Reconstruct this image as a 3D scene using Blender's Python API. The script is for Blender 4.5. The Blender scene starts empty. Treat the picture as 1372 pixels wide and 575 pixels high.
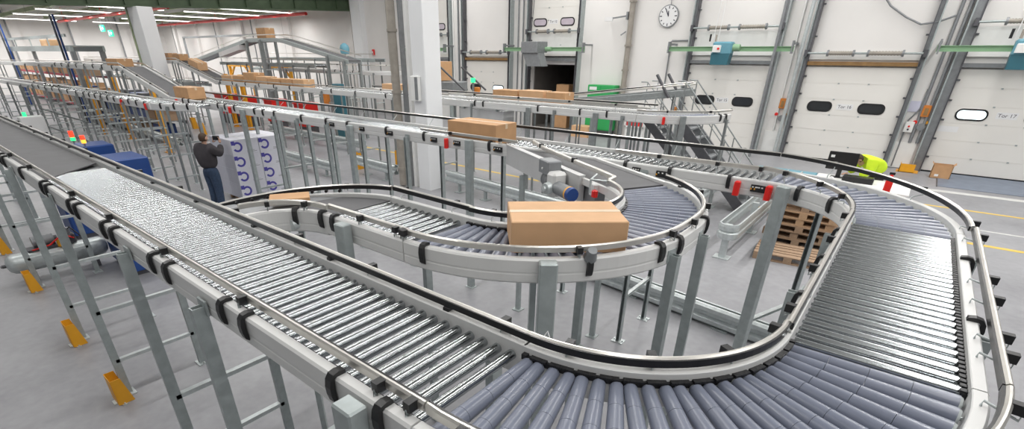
import bpy, bmesh, math, random
from mathutils import Vector, Matrix
random.seed(7)
C = bpy.context.scene.collection
PI = math.pi
def rad(a): return math.radians(a)

# ------------------------------------------------------------------ camera
W, HH = 1372.0, 575.0
CF, CCX, CCY, CYAW, CPIT, CROL = 642.912, 657.241, 400.124, -0.692928, 0.472354, 0.0047557
CAMZ = 3.6
def cam_axes():
    f = Vector((math.sin(CYAW)*math.cos(CPIT), math.cos(CYAW)*math.cos(CPIT), -math.sin(CPIT)))
    r = Vector((math.cos(CYAW), -math.sin(CYAW), 0)); u = r.cross(f)
    c, s = math.cos(CROL), math.sin(CROL)
    return c*r+s*u, -s*r+c*u, f
CR, CU, CFW = cam_axes()
cam_data = bpy.data.cameras.new('camera'); cam = bpy.data.objects.new('camera', cam_data); C.objects.link(cam)
M = Matrix.Identity(4)
for i in range(3):
    M[i][0] = CR[i]; M[i][1] = CU[i]; M[i][2] = -CFW[i]
M[0][3], M[1][3], M[2][3] = 0, 0, CAMZ
cam.matrix_world = M
cam_data.sensor_fit = 'HORIZONTAL'; cam_data.sensor_width = 36.0; cam_data.lens = CF/W*36.0
cam_data.shift_x = (W/2-CCX)/W; cam_data.shift_y = (CCY-HH/2)/W
cam_data.clip_start = .05; cam_data.clip_end = 300
bpy.context.scene.camera = cam

# ------------------------------------------------------------------ materials
def new_mat(name, col, rough=.5, metal=0., noise=0., nscale=6., bump=0., coat=0., spec=.5, aniso=None):
    m = bpy.data.materials.new(name); m.use_nodes = True
    nt = m.node_tree; b = nt.nodes['Principled BSDF']
    b.inputs['Roughness'].default_value = rough; b.inputs['Metallic'].default_value = metal
    b.inputs['Specular IOR Level'].default_value = spec
    b.inputs['Coat Weight'].default_value = coat
    c = (col[0], col[1], col[2], 1)
    tc = nt.nodes.new('ShaderNodeTexCoord')
    n = nt.nodes.new('ShaderNodeTexNoise'); n.inputs['Scale'].default_value = nscale; n.inputs['Detail'].default_value = 4
    nt.links.new(tc.outputs['Object'], n.inputs['Vector'])
    if aniso:
        mp = nt.nodes.new('ShaderNodeMapping'); mp.inputs['Scale'].default_value = aniso
        nt.links.new(tc.outputs['Object'], mp.inputs['Vector']); nt.links.new(mp.outputs['Vector'], n.inputs['Vector'])
    r = nt.nodes.new('ShaderNodeValToRGB')
    k = noise
    r.color_ramp.elements[0].position = .3; r.color_ramp.elements[1].position = .7
    r.color_ramp.elements[0].color = (c[0]*(1-k), c[1]*(1-k), c[2]*(1-k), 1)
    r.color_ramp.elements[1].color = (min(1, c[0]*(1+k)), min(1, c[1]*(1+k)), min(1, c[2]*(1+k)), 1)
    nt.links.new(n.outputs['Fac'], r.inputs['Fac']); nt.links.new(r.outputs['Color'], b.inputs['Base Color'])
    if bump:
        bp = nt.nodes.new('ShaderNodeBump'); bp.inputs['Strength'].default_value = bump; bp.inputs['Distance'].default_value = .01
        nt.links.new(n.outputs['Fac'], bp.inputs['Height']); nt.links.new(bp.outputs['Normal'], b.inputs['Normal'])
    return m
def emit_mat(name, col, s):
    m = bpy.data.materials.new(name); m.use_nodes = True
    b = m.node_tree.nodes['Principled BSDF']
    b.inputs['Base Color'].default_value = (*col, 1); b.inputs['Emission Color'].default_value = (*col, 1); b.inputs['Emission Strength'].default_value = s
    return m
MAT = dict(
    frame=new_mat('white aluminium', (.66, .66, .65), .36, 0, .03, 3),
    rail=new_mat('brushed steel rail', (.66, .64, .60), .32, .85, .05, 8),
    galv=new_mat('galvanised steel', (.38, .42, .42), .42, .35, .10, 14),
    galvd=new_mat('dull galvanised steel', (.27, .29, .29), .5, .3, .10, 14),
    galvl=new_mat('bright galvanised steel', (.56, .60, .60), .38, .45, .10, 14),
    steel=new_mat('zinc roller steel', (.385, .405, .415), .20, 1., .04, 10),
    sleeve=new_mat('blue grey roller sleeve', (.165, .182, .235), .30, 0, .06, 5),
    black=new_mat('black plastic', (.012, .012, .013), .38, 0, .1, 20),
    blackr=new_mat('black rail lining', (.014, .014, .015), .30, 0, .1, 20),
    chain=new_mat('drive chain', (.03, .03, .032), .4, .5, .3, 60),
    belt=new_mat('dark conveyor belt', (.085, .085, .09), .6, 0, .10, 5),
    beltside=new_mat('silver belt side panel', (.60, .60, .60), .35, .3, .04, 4),
    yellow=new_mat('signal yellow', (.78, .36, .015), .42, 0, .05, 6),
    red=new_mat('signal red', (.75, .02, .015), .35, 0, .05, 6),
    card=new_mat('brown cardboard', (.52, .30, .15), .75, 0, .08, 5),
    cardl=new_mat('light brown cardboard', (.62, .38, .21), .75, 0, .06, 5),
    tape=new_mat('packing tape', (.66, .52, .36), .3, 0, .03, 5),
    wood=new_mat('pallet wood', (.46, .30, .18), .8, 0, .22, 6, .3, aniso=(3, 30, 30)),
    woodd=new_mat('weathered pallet wood', (.34, .23, .15), .85, 0, .25, 6, .3, aniso=(3, 30, 30)),
    white=new_mat('white paint', (.80, .80, .78), .5, 0, .03, 4),
    wall=new_mat('white wall paint', (.77, .75, .73), .7, 0, .03, .6),
    door=new_mat('cream door panel', (.77, .75, .71), .45, 0, .02, 1.2),
    pillar=new_mat('white pillar paint', (.82, .83, .84), .6, 0, .03, 1),
    pipe=new_mat('grey brown pipe', (.33, .30, .26), .5, .1, .12, 6),
    dgrey=new_mat('dark grey metal', (.10, .10, .11), .45, .3, .1, 8),
    mgrey=new_mat('mid grey metal', (.25, .26, .27), .45, .3, .1, 8),
    green=new_mat('pale green steel', (.25, .42, .25), .5, 0, .06, 3),
    dgreen=new_mat('dark green steel', (.055, .085, .045), .6, 0, .15, 3),
    ogreen=new_mat('olive green purlin', (.36, .42, .26), .6, 0, .1, 3),
    bgreen=new_mat('bright green cabinet', (.03, .36, .10), .45, 0, .04, 3),
    blue=new_mat('machine blue', (.015, .06, .24), .4, 0, .06, 3),
    hblue=new_mat('hoist blue', (.13, .32, .40), .45, 0, .06, 3),
    teal=new_mat('dark teal motor end', (.03, .13, .17), .45, 0, .06, 3),
    brown=new_mat('brown wooden lintel', (.28, .16, .06), .7, 0, .2, 5),
    glassd=new_mat('dark window glass', (.035, .037, .04), .08, 0, .1, 3),
    glassl=emit_mat('bright window glass', (.80, .92, .97), 1.5),
    floorpaint=new_mat('yellow floor paint', (.72, .50, .09), .55, 0, .10, 4),
    whitepaint=new_mat('white floor paint', (.62, .62, .60), .55, 0, .12, 4),
    ramp=new_mat('blue grey dock leveller plate', (.20, .235, .30), .5, .2, .10, 3),
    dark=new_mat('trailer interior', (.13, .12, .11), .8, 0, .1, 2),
    orange=new_mat('orange control box', (.60, .20, .03), .5, 0, .1, 6),
    skin=new_mat('skin', (.55, .33, .24), .55, 0, .05, 8),
    hair=new_mat('dark brown hair', (.06, .035, .02), .7, 0, .3, 40),
    jacket=new_mat('dark grey jacket cloth', (.045, .04, .045), .85, 0, .15, 10),
    jeans=new_mat('blue denim', (.035, .06, .11), .85, 0, .2, 20),
    hivis=new_mat('high visibility yellow cloth', (.62, .85, .02), .7, 0, .05, 8),
    logo=new_mat('blue print', (.07, .06, .33), .5, 0, .05, 5),
    cartonw=new_mat('white carton', (.66, .66, .72), .6, 0, .03, 3),
    panel=new_mat('pale lilac window pane', (.52, .46, .52), .2, 0, .08, 3),
    lit=emit_mat('lit tube', (1, .98, .94), 5.0),
    lred=emit_mat('red beacon', (1, .05, .02), 1.6),
    lamber=emit_mat('amber beacon', (1, .45, .05), 1.6),
    lgreen=emit_mat('green beacon', (.03, .9, .25), 1.4),
    exitg=emit_mat('exit sign green', (.03, .62, .36), 1.0),
    exitw=emit_mat('exit sign white', (.9, 1, .95), 1.6),
    ink=new_mat('dark print', (.05, .05, .07), .6),
    paper=new_mat('white paper', (.78, .78, .78), .7, 0, .02, 5),
    lilac=new_mat('pale lilac notice', (.60, .60, .72), .7, 0, .03, 5),
    foam=new_mat('foam grip', (.35, .33, .29), .8, 0, .1, 8),
    hpale=new_mat('pale turquoise mask', (.52, .72, .74), .7, 0, .05, 8),
    maroon=new_mat('red rack beam', (.42, .02, .04), .5, 0, .1, 5),
    ceil=new_mat('grey ceiling sheet', (.40, .41, .38), .7, 0, .06, 1),
)
def floor_mat():
    m = bpy.data.materials.new('polished concrete'); m.use_nodes = True
    nt = m.node_tree; b = nt.nodes['Principled BSDF']
    tc = nt.nodes.new('ShaderNodeTexCoord')
    n1 = nt.nodes.new('ShaderNodeTexNoise'); n1.inputs['Scale'].default_value = .55; n1.inputs['Detail'].default_value = 6; n1.inputs['Roughness'].default_value = .62
    n2 = nt.nodes.new('ShaderNodeTexNoise'); n2.inputs['Scale'].default_value = 9; n2.inputs['Detail'].default_value = 5
    mx = nt.nodes.new('ShaderNodeMath'); mx.operation = 'MULTIPLY_ADD'; mx.inputs[1].default_value = .35
    r = nt.nodes.new('ShaderNodeValToRGB')
    r.color_ramp.elements[0].position = .46; r.color_ramp.elements[0].color = (.235, .235, .25, 1)
    r.color_ramp.elements[1].position = .92; r.color_ramp.elements[1].color = (.36, .36, .378, 1)
    nt.links.new(tc.outputs['Object'], n1.inputs['Vector']); nt.links.new(tc.outputs['Object'], n2.inputs['Vector'])
    nt.links.new(n2.outputs['Fac'], mx.inputs[0]); nt.links.new(n1.outputs['Fac'], mx.inputs[2])
    nt.links.new(mx.outputs[0], r.inputs['Fac']); nt.links.new(r.outputs['Color'], b.inputs['Base Color'])
    b.inputs['Roughness'].default_value = .42
    return m
MAT['floor'] = floor_mat()
def sleeve_mat():
    return MAT['sleeve']

# ------------------------------------------------------------------ mesh builder
def V(*a): return Vector(a)
class MB:
    def __init__(s): s.v = []; s.f = []; s.m = []; s.sm = []; s.mats = []
    def mi(s, m):
        if m is None: return 0
        if m not in s.mats: s.mats.append(m)
        return s.mats.index(m)
    def add(s, vs, fs, mat=None, smooth=False):
        o = len(s.v); s.v += [tuple(p) for p in vs]; k = s.mi(mat)
        for f in fs:
            s.f.append(tuple(i+o for i in f)); s.m.append(k); s.sm.append(smooth)
        return s
    def box(s, c, d, rz=0, mat=None, rx=0, ry=0):
        hx, hy, hz = d[0]/2, d[1]/2, d[2]/2
        R = Matrix.Rotation(rz, 3, 'Z') @ Matrix.Rotation(ry, 3, 'Y') @ Matrix.Rotation(rx, 3, 'X'); c = Vector(c)
        vs = [c+R@Vector((x, y, z)) for z in (-hz, hz) for x, y in ((-hx, -hy), (hx, -hy), (hx, hy), (-hx, hy))]
        return s.add(vs, [(3, 2, 1, 0), (4, 5, 6, 7), (0, 1, 5, 4), (1, 2, 6, 5), (2, 3, 7, 6), (3, 0, 4, 7)], mat)
    def bbox(s, c, d, b=.006, rz=0, mat=None):     # box with bevelled vertical edges and top
        hx, hy, hz = d[0]/2, d[1]/2, d[2]/2; b = min(b, hx*.9, hy*.9, hz*.9)
        R = Matrix.Rotation(rz, 3, 'Z'); c = Vector(c)
        def ring(k, z): return [c+R@Vector((x, y, z)) for x, y in ((-hx+k, -hy), (hx-k, -hy), (hx, -hy+k), (hx, hy-k), (hx-k, hy), (-hx+k, hy), (-hx, hy-k), (-hx, -hy+k))]
        def ring2(z): return [c+R@Vector((x, y, z)) for x, y in ((-hx+b, -hy+b), (hx-b, -hy+b), (hx-b, -hy+b), (hx-b, hy-b), (hx-b, hy-b), (-hx+b, hy-b), (-hx+b, hy-b), (-hx+b, -hy+b))]
        rs = [ring(b, -hz), ring(b, hz-b), ring2(hz)]
        vs = sum(rs, []); fs = [tuple(range(7, -1, -1)), (16, 17, 19, 21)]
        for j in range(2):
            for i in range(8):
                fs.append((j*8+i, j*8+(i+1) % 8, (j+1)*8+(i+1) % 8, (j+1)*8+i))
        return s.add(vs, fs, mat)
    def beam(s, p0, p1, w, h, up=(0, 0, 1), mat=None):
        p0, p1 = Vector(p0), Vector(p1); t = (p1-p0).normalized(); up = Vector(up)
        if abs(t.dot(up)) > .98: up = Vector((0, 1, 0))
        a = t.cross(up).normalized(); b = a.cross(t).normalized()
        vs = []
        for p in (p0, p1):
            for x, y in ((-w/2, -h/2), (w/2, -h/2), (w/2, h/2), (-w/2, h/2)): vs.append(p+a*x+b*y)
        return s.add(vs, [(0, 1, 2, 3), (7, 6, 5, 4), (0, 4, 5, 1), (1, 5, 6, 2), (2, 6, 7, 3), (3, 7, 4, 0)], mat)
    def chan(s, p0, p1, w, h, t=.006, up=(0, 1, 0), mat=None):   # open C channel
        p0, p1 = Vector(p0), Vector(p1); d = (p1-p0).normalized(); up = Vector(up)
        if abs(d.dot(up)) > .98: up = Vector((1, 0, 0))
        a = d.cross(up).normalized(); b = a.cross(d).normalized()
        pr = [(-w/2, -h/2), (w/2, -h/2), (w/2, -h/2+t), (-w/2+t, -h/2+t), (-w/2+t, h/2-t), (w/2, h/2-t), (w/2, h/2), (-w/2, h/2)]
        vs = [p+a*x+b*y for p in (p0, p1) for x, y in pr]; n = 8
        fs = [tuple(range(n)), tuple(range(2*n-1, n-1, -1))]
        for i in range(n): fs.append((i, n+i, n+(i+1) % n, (i+1) % n))
        return s.add(vs, fs, mat)
    def cyl(s, p0, p1, r0, r1=None, n=14, mat=None, smooth=True, cap=True):
        r1 = r0 if r1 is None else r1
        return s.lathe(p0, p1, [(0, r0), (1, r1)], n, mat, smooth, cap)
    def lathe(s, p0, p1, prof, n=16, mat=None, smooth=True, cap=True):   # prof = (fraction along axis, radius)
        p0, p1 = Vector(p0), Vector(p1); t = (p1-p0).normalized()
        u = Vector((0, 0, 1)) if abs(t.z) < .9 else Vector((1, 0, 0))
        a = t.cross(u).normalized(); b = t.cross(a).normalized()
        vs = []; fs = []
        for k, r in prof:
            p = p0.lerp(p1, k)
            for i in range(n):
                q = 2*PI*i/n; vs.append(p+a*(r*math.cos(q))+b*(r*math.sin(q)))
        m = len(prof)
        for j in range(m-1):
            for i in range(n): fs.append((j*n+i, (j+1)*n+i, (j+1)*n+(i+1) % n, j*n+(i+1) % n))
        s.add(vs, fs, mat, smooth)
        if cap:
            s.add(vs[:n], [tuple(range(n))], mat); s.add(vs[-n:], [tuple(range(n-1, -1, -1))], mat)
        return s
    def tube(s, pts, r, n=8, mat=None, closed=False, rs=None):
        pts = [Vector(p) for p in pts]; vs = []; fs = []; N = len(pts); prev = None
        for j, p in enumerate(pts):
            t = (pts[min(j+1, N-1)]-pts[max(j-1, 0)]).normalized()
            if prev is None:
                u = Vector((0, 0, 1)) if abs(t.z) < .9 else Vector((1, 0, 0)); a = t.cross(u).normalized()
            else: a = (prev-t*prev.dot(t)).normalized()
            prev = a; b = t.cross(a); rr = rs[j] if rs else r
            for i in range(n):
                q = 2*PI*i/n; vs.append(p+a*(rr*math.cos(q))+b*(rr*math.sin(q)))
        for j in range(N-1):
            for i in range(n): fs.append((j*n+i, j*n+(i+1) % n, (j+1)*n+(i+1) % n, (j+1)*n+i))
        s.add(vs, fs, mat, True)
        s.add(vs[:n], [tuple(range(n-1, -1, -1))], mat); s.add(vs[-n:], [tuple(range(n))], mat)
        return s
    def sweep(s, path, prof, mat=None, smooth=False, zoff=None):
        # path: list of (point, left normal); prof: closed polygon of (lateral, z) pairs
        n = len(prof); vs = []; fs = []
        for j, (p, nn) in enumerate(path):
            dz = zoff[j] if zoff else 0
            for l, z in prof: vs.append(p+nn*l+Vector((0, 0, z+dz)))
        for j in range(len(path)-1):
            for i in range(n): fs.append((j*n+i, j*n+(i+1) % n, (j+1)*n+(i+1) % n, (j+1)*n+i))
        fs += [tuple(range(n-1, -1, -1)), tuple((len(path)-1)*n+i for i in range(n))]
        return s.add(vs, fs, mat, smooth)
    def prism(s, pts, z0, z1, mat=None):
        n = len(pts); vs = [Vector((p[0], p[1], z0)) for p in pts]+[Vector((p[0], p[1], z1)) for p in pts]
        return s.add(vs, [tuple(range(n-1, -1, -1)), tuple(range(n, 2*n))]+[(i, (i+1) % n, n+(i+1) % n, n+i) for i in range(n)], mat)
    def slab(s, pts, d, mat=None):       # 3D polygon extruded along vector d
        n = len(pts); pts = [Vector(p) for p in pts]; d = Vector(d)
        return s.add(pts+[p+d for p in pts], [tuple(range(n-1, -1, -1)), tuple(range(n, 2*n))]+[(i, (i+1) % n, n+(i+1) % n, n+i) for i in range(n)], mat)
    def mesh(s, name, mat=None, org=(0, 0, 0)):
        me = bpy.data.meshes.new(name); o = Vector(org)
        me.from_pydata([Vector(v)-o for v in s.v], [], s.f)
        if s.mats:
            for m in s.mats: me.materials.append(MAT[m])
            me.polygons.foreach_set('material_index', s.m)
        else: me.materials.append(MAT[mat])
        me.polygons.foreach_set('use_smooth', s.sm)
        bm = bmesh.new(); bm.from_mesh(me); bmesh.ops.recalc_face_normals(bm, faces=bm.faces); bm.to_mesh(me); bm.free()
        me.update()
        return me
    def build(s, name, mat=None, parent=None):
        # vertices are world coordinates when parent is an un-rotated empty
        org = parent['_o'] if parent is not None and '_o' in parent else (0, 0, 0)
        if parent is None:
            xs = [v[0] for v in s.v]; ys = [v[1] for v in s.v]; zs = [v[2] for v in s.v]
            org = ((min(xs)+max(xs))/2, (min(ys)+max(ys))/2, min(zs))
        o = bpy.data.objects.new(name, s.mesh(name, mat, org)); C.objects.link(o)
        if parent is not None:
            o.parent = parent
            o['_o'] = tuple(org)
        else:
            o.location = org; o['_o'] = tuple(org)
        return o
def inst(mesh, name, parent, loc, rot=(0, 0, 0)):
    o = bpy.data.objects.new(name, mesh); C.objects.link(o); o.parent = parent
    o.location = Vector(loc)-Vector(parent['_o']); o.rotation_euler = rot
    o['_o'] = tuple(loc)
    return o
def tag(o, label=None, cat=None, group=None, kind=None):
    if label: o['label'] = label
    if cat: o['category'] = cat
    if group: o['group'] = group
    if kind: o['kind'] = kind
    return o
def thing(name, label, cat, loc=(0, 0, 0), group=None):
    o = bpy.data.objects.new(name, None); C.objects.link(o); o.location = loc; o.empty_display_size = .1
    o['_o'] = tuple(loc)
    return tag(o, label, cat, group)
def struct(name, mb, mat=None, parent=None):
    o = mb.build(name, mat, parent)
    if parent is None: o['kind'] = 'structure'
    return o
def children(o): return [c for c in bpy.data.objects if c.parent == o]
def dup(o, loc, rz=0, label=None, parent=None):
    kids = children(o)
    c = o.copy(); C.objects.link(c)
    if parent is None:
        c.location = loc; c.rotation_euler = (0, 0, rz)
        if label: c['label'] = label
    else: c.parent = parent
    for k in kids: dup(k, None, 0, None, c)
    return c
def text_mesh(txt, size, ext=.002):
    cu = bpy.data.curves.new('t', 'FONT'); cu.body = txt; cu.size = size; cu.extrude = ext; cu.align_x = 'CENTER'; cu.align_y = 'CENTER'
    ob = bpy.data.objects.new('t', cu); C.objects.link(ob)
    dg = bpy.context.evaluated_depsgraph_get(); me = bpy.data.meshes.new_from_object(ob.evaluated_get(dg))
    bpy.data.objects.remove(ob); bpy.data.curves.remove(cu)
    return me
def lettering(txt, size, mat, parent, loc, rot, name='lettering'):
    me = text_mesh(txt, size); me.materials.clear(); me.materials.append(MAT[mat])
    o = bpy.data.objects.new(name, me); C.objects.link(o)
    if parent is not None:
        o.parent = parent; o.location = Vector(loc)-Vector(parent['_o'])
    else: o.location = loc
    o.rotation_euler = rot
    return o

# ------------------------------------------------------------------ paths
def seg(p0, p1, z0=2.4, z1=None):
    z1 = z0 if z1 is None else z1
    return [Vector((p0[0], p0[1], z0)), Vector((p1[0], p1[1], z1))]
def arc(c, R, a0, a1, z=2.4, n=None):
    n = n or max(4, int(abs(a1-a0)/3))
    return [Vector((c[0]+R*math.cos(rad(a0+(a1-a0)*i/n)), c[1]+R*math.sin(rad(a0+(a1-a0)*i/n)), z)) for i in range(n+1)]
def chain_pts(*parts):
    out = []
    for p in parts:
        for q in p:
            if not out or (out[-1]-q).length > 1e-5: out.append(q)
    return out
def with_normals(pts):
    res = []; N = len(pts)
    for i, p in enumerate(pts):
        if i == 0: t = pts[1]-p
        elif i == N-1: t = p-pts[i-1]
        else: t = (pts[i+1]-p).normalized()+(p-pts[i-1]).normalized()
        t.z = 0; t.normalize()
        n = Vector((-t.y, t.x, 0))
        if 0 < i < N-1:
            t1 = (p-pts[i-1]); t1.z = 0; t1.normalize(); c = max(.5, t.dot(t1)); n = n/c
        res.append((p, n))
    return res
def plen(pts): return sum((pts[i+1]-pts[i]).length for i in range(len(pts)-1))
def at(pts, s):
    for i in range(len(pts)-1):
        d = (pts[i+1]-pts[i]).length
        if s <= d or i == len(pts)-2:
            t = (pts[i+1]-pts[i]).normalized(); p = pts[i]+t*s
            h = Vector((t.x, t.y, 0)).normalized()
            return p, h, Vector((-h.y, h.x, 0))
        s -= d

# profiles (lateral, z) relative to roller top at the path
def frame_prof(side, w=.055, top=.035, bot=-.135, inn=.315):
    a = inn; b = inn+w
    pr = [(a, bot), (b-.008, bot), (b, bot+.012), (b, bot+.06), (b-.002, bot+.066), (b-.002, bot+.074), (b, bot+.08), (b, top-.012), (b-.010, top), (a+.004, top), (a, top-.004)]
    return [(side*l, z) for l, z in pr]
def rail_prof(lat, z0, z1, t=.030):
    return [(lat-t/2, z0), (lat+t/2, z0), (lat+t/2, z1-.008), (lat+t/2-.008, z1), (lat-t/2+.008, z1), (lat-t/2, z1-.008)]
def roller_mesh():
    mb = MB()
    mb.cyl((-.299, 0, 0), (.299, 0, 0), .025, n=18)
    for k in (-1, 1):
        mb.lathe((k*.299, 0, 0), (k*.302, 0, 0), [(0, .025), (1, .021)], 18); mb.cyl((k*.302, 0, 0), (k*.309, 0, 0), .008, n=8)
    return mb.mesh('roller', 'steel')
roller_me = roller_mesh()
def sleeve_mesh(half, r0, r1):
    mb = MB(); L = half*2; a, b = -half+.012, half-.012; n = 4
    for k in range(n):
        x0, x1 = a+(b-a)*k/n+(.0008 if k else 0), a+(b-a)*(k+1)/n-(.0008 if k < n-1 else 0)
        mb.cyl((x0, 0, 0), (x1, 0, 0), r0+(r1-r0)*(x0+half)/L, r0+(r1-r0)*(x1+half)/L, 20, 'sleeve')
    mb.cyl((-half+.002, 0, 0), (-half+.012, 0, 0), r0*.80, r0*.94, 16, 'galvl'); mb.cyl((half-.012, 0, 0), (half-.002, 0, 0), r1*.94, r1*.80, 16, 'galvl')
    mb.cyl((-half-.006, 0, 0), (-half+.002, 0, 0), .009, n=8, mat='galvl'); mb.cyl((half-.002, 0, 0), (half+.006, 0, 0), .009, n=8, mat='galvl')
    return mb.mesh('sleeve_roller')
sleeve_me = sleeve_mesh(.305, .029, .040)

def clamp_mb(p, h, n, lat, side, zr, zf, fl):
    """rail post with its black clamp: p at rail height"""
    mb = MB(); q = p+n*lat
    mb.box((q.x, q.y, zr-.002), (.035, .055, .042), math.atan2(h.y, h.x), 'black')
    f = p+n*fl
    mb.tube([Vector((f.x, f.y, zf)), Vector((f.x, f.y, zf+.03)), Vector((q.x+n.x*side*.022, q.y+n.y*side*.022, zr-.05)), Vector((q.x+n.x*side*.022, q.y+n.y*side*.022, zr+.012))], .0055, 6, 'galvl')
    return mb

def conveyor(root, pts, kind, step=.085, rails=(), clips=(), plates=(), tags=(), chain=None, roll_range=None,
             legs=(), frames=(1, -1), belt_ends=None, frame_mat='frame', frame_bot=-.135, fz=None, sl=None, ang=None, roller_name='roller'):
    path = with_normals(pts); L = plen(pts)
    fr = {}
    for sd in frames:
        fr[sd] = MB().sweep(path, frame_prof(sd, bot=frame_bot), zoff=(fz or {}).get(sd)).build('side_frame', frame_mat, root)
    if kind in ('roller', 'sleeve'):
        a, b = roll_range or (step*.5, L)
        n = 0; s = a
        while s < b-.01 and n < 110:
            p, h, nn = at(pts, s)
            rz = math.atan2(nn.y, nn.x)
            if kind == 'roller': inst(roller_me, roller_name, root, (p.x, p.y, p.z-.025), (0, 0, rz))
            else:   # narrow end on the inside of the bend
                turn = sl; rr = rz if turn < 0 else rz+PI
                inst(sleeve_me, roller_name, root, (p.x, p.y, p.z-.033), (0, 0, rr))
            s += step; n += 1
    elif kind == 'belt':
        pr = [(-.30, -.03), (.30, -.03), (.30, .001), (-.30, .001)]
        if belt_ends is None: MB().sweep(path, pr).build('belt', 'belt', root)
        else: belt_ends.build('belt', 'belt', root)
        MB().sweep(path, [(-.31, -.11), (.31, -.11), (.31, -.035), (-.31, -.035)]).build('slider_bed', 'mgrey', root)
    if chain:
        for sd in chain:
            mb = MB(); mb.sweep(path, [(sd*.302, -.03), (sd*.318, -.03), (sd*.318, -.004), (sd*.302, -.004)])
            s = .02
            while s < L:
                p, h, nn = at(pts, s); q = p+nn*(sd*.303)
                mb.box((q.x, q.y, p.z-.001), (.026, .024, .012), math.atan2(h.y, h.x)); s += .0425
            mb.build('drive_chain', 'chain', root)
    for rl in rails:
        lat, z0, z1, black = rl['lat'], rl['z0'], rl['z1'], rl.get('black', True)
        rp = rl.get('pts', pts); rpath = with_normals(rp); RL = plen(rp); lat1 = rl.get('lat1', lat)
        zo = []; acc = 0
        for i in range(len(rp)):
            if i: acc += (rp[i]-rp[i-1]).length
            zo.append(z0+(z1-z0)*acc/RL); rpath[i] = (rpath[i][0]+rpath[i][1]*((lat1-lat)*acc/RL), rpath[i][1])
        side = 1 if lat > 0 else -1; hh = rl.get('h', .042)
        r = MB().sweep(rpath, rail_prof(lat, -hh/2, hh/2, .024), zoff=zo, smooth=False).build('guard_rail', 'rail', root)
        if black:
            k = lat-side*.0165
            MB().sweep(rpath, [(k-.005, -hh/2), (k+.005, -hh/2), (k+.005, hh/2-.008), (k-.005, hh/2-.008)], zoff=zo).build('rail_lining', 'blackr', r)
        for s in rl.get('cl', ()):
            if s > RL: continue
            p, h, nn = at(rp, s); z = p.z+z0+(z1-z0)*s/RL
            fl = side*(.340)
            clamp_mb(p, h, nn, lat+(lat1-lat)*s/RL+side*.024, side, z, p.z+.03, fl).build('rail_bracket', None, r)
    for s, sd in clips:          # black cable clamps hooked over the outer face of the frame
        p, h, nn = at(pts, s); rz = math.atan2(h.y, h.x); mb = MB(); o = p+nn*(sd*.375); z = p.z
        out = [(.318, .036), (.320, .052), (.350, .058), (.378, .052), (.394, .030), (.400, -.005), (.398, -.045), (.390, -.078), (.374, -.092), (.372, -.080)]
        pf = out+[(.376, -.02), (.374, .030), (.362, .037)]
        mb.slab([p+nn*(sd*a)+Vector((0, 0, c))-h*.019 for a, c in pf], h*.038)
        mb.build('cable_clip', 'black', fr.get(sd, root))
    for s, sd, ln in plates:     # black terminal boxes on the frame
        p, h, nn = at(pts, s); rz = math.atan2(h.y, h.x); o = p+nn*(sd*.380); mb = MB()
        mb.box((o.x, o.y, p.z-.045), (ln, .030, .07), rz, 'black')
        for k in (-.3, 0, .3):
            q = p+h*(k*ln)+nn*(sd*.397); mb.box((q.x, q.y, p.z-.03), (.016, .006, .012), rz, 'white')
        q = p+h*(.44*ln)+nn*(sd*.397); mb.box((q.x, q.y, p.z-.05), (.014, .006, .018), rz, 'yellow')
        mb.build('terminal_box', None, fr.get(sd, root))
    for s, sd in tags:
        p, h, nn = at(pts, s); rz = math.atan2(h.y, h.x); o = p+nn*(sd*.405)
        mb = MB(); mb.bbox((o.x, o.y, p.z-.065), (.06, .06, .15), .012, rz)
        o2 = tag(mb.build('emergency_stop_box', 'red', root), 'red emergency stop box')
    for lg in legs:
        leg(root, pts, **lg)
def leg(root, pts, s, sides=(1, -1), lat=.415, w=.075, d=.05, top=-.06, braces=(.5,), mat='galv', foot=True, big=(), z0=0., diag=False):
    p, h, nn = at(pts, s); rz = math.atan2(h.y, h.x); z = p.z+top
    for sd in sides:
        o = p+nn*(sd*lat); mb = MB()
        if sd in big:
            o = p+nn*(sd*(lat+.02)); mb.bbox((o.x, o.y, (z+.06)/2), (.115, .085, z+.06), .008, rz)
        else:
            mb.chan((o.x, o.y, z0), (o.x, o.y, z), w, d, .006, tuple(h))
        mb.box((o.x-nn.x*sd*.03, o.y-nn.y*sd*.03, p.z-.07), (.10, .012, .09), rz)
        lo = mb.build('leg', mat, root)
        if foot:
            mb = MB(); mb.box((o.x, o.y, z0+.006), (.16, .13, .012), rz)
            for k in (-1, 1):
                q = o+h*(k*.06); mb.cyl((q.x, q.y, z0+.012), (q.x, q.y, z0+.03), .01, n=6)
            mb.build('foot_plate', 'galvl', lo)
    if len(sides) == 2:
        for bz in braces:
            a = p+nn*(lat); b = p-nn*(lat)
            MB().chan((a.x, a.y, bz), (b.x, b.y, bz), .05, .04, .006, (0, 0, 1)).build('cross_brace', 'galvl', root)
        if diag:
            a = p+nn*lat; b = p-nn*lat
            MB().beam((a.x, a.y, .6), (b.x, b.y, 1.5), .04, .02).build('diagonal_brace', mat, root)
# ================================================================== MAIN CONVEYOR LOOP
Z = 2.4
Y1, YB = 1.18, 5.99
K1, K2 = (-1.04, 2.39), (-1.04, 4.78); RC = 1.21
XE = -7.05
def sx(x, x0): return abs(x-x0)
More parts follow.
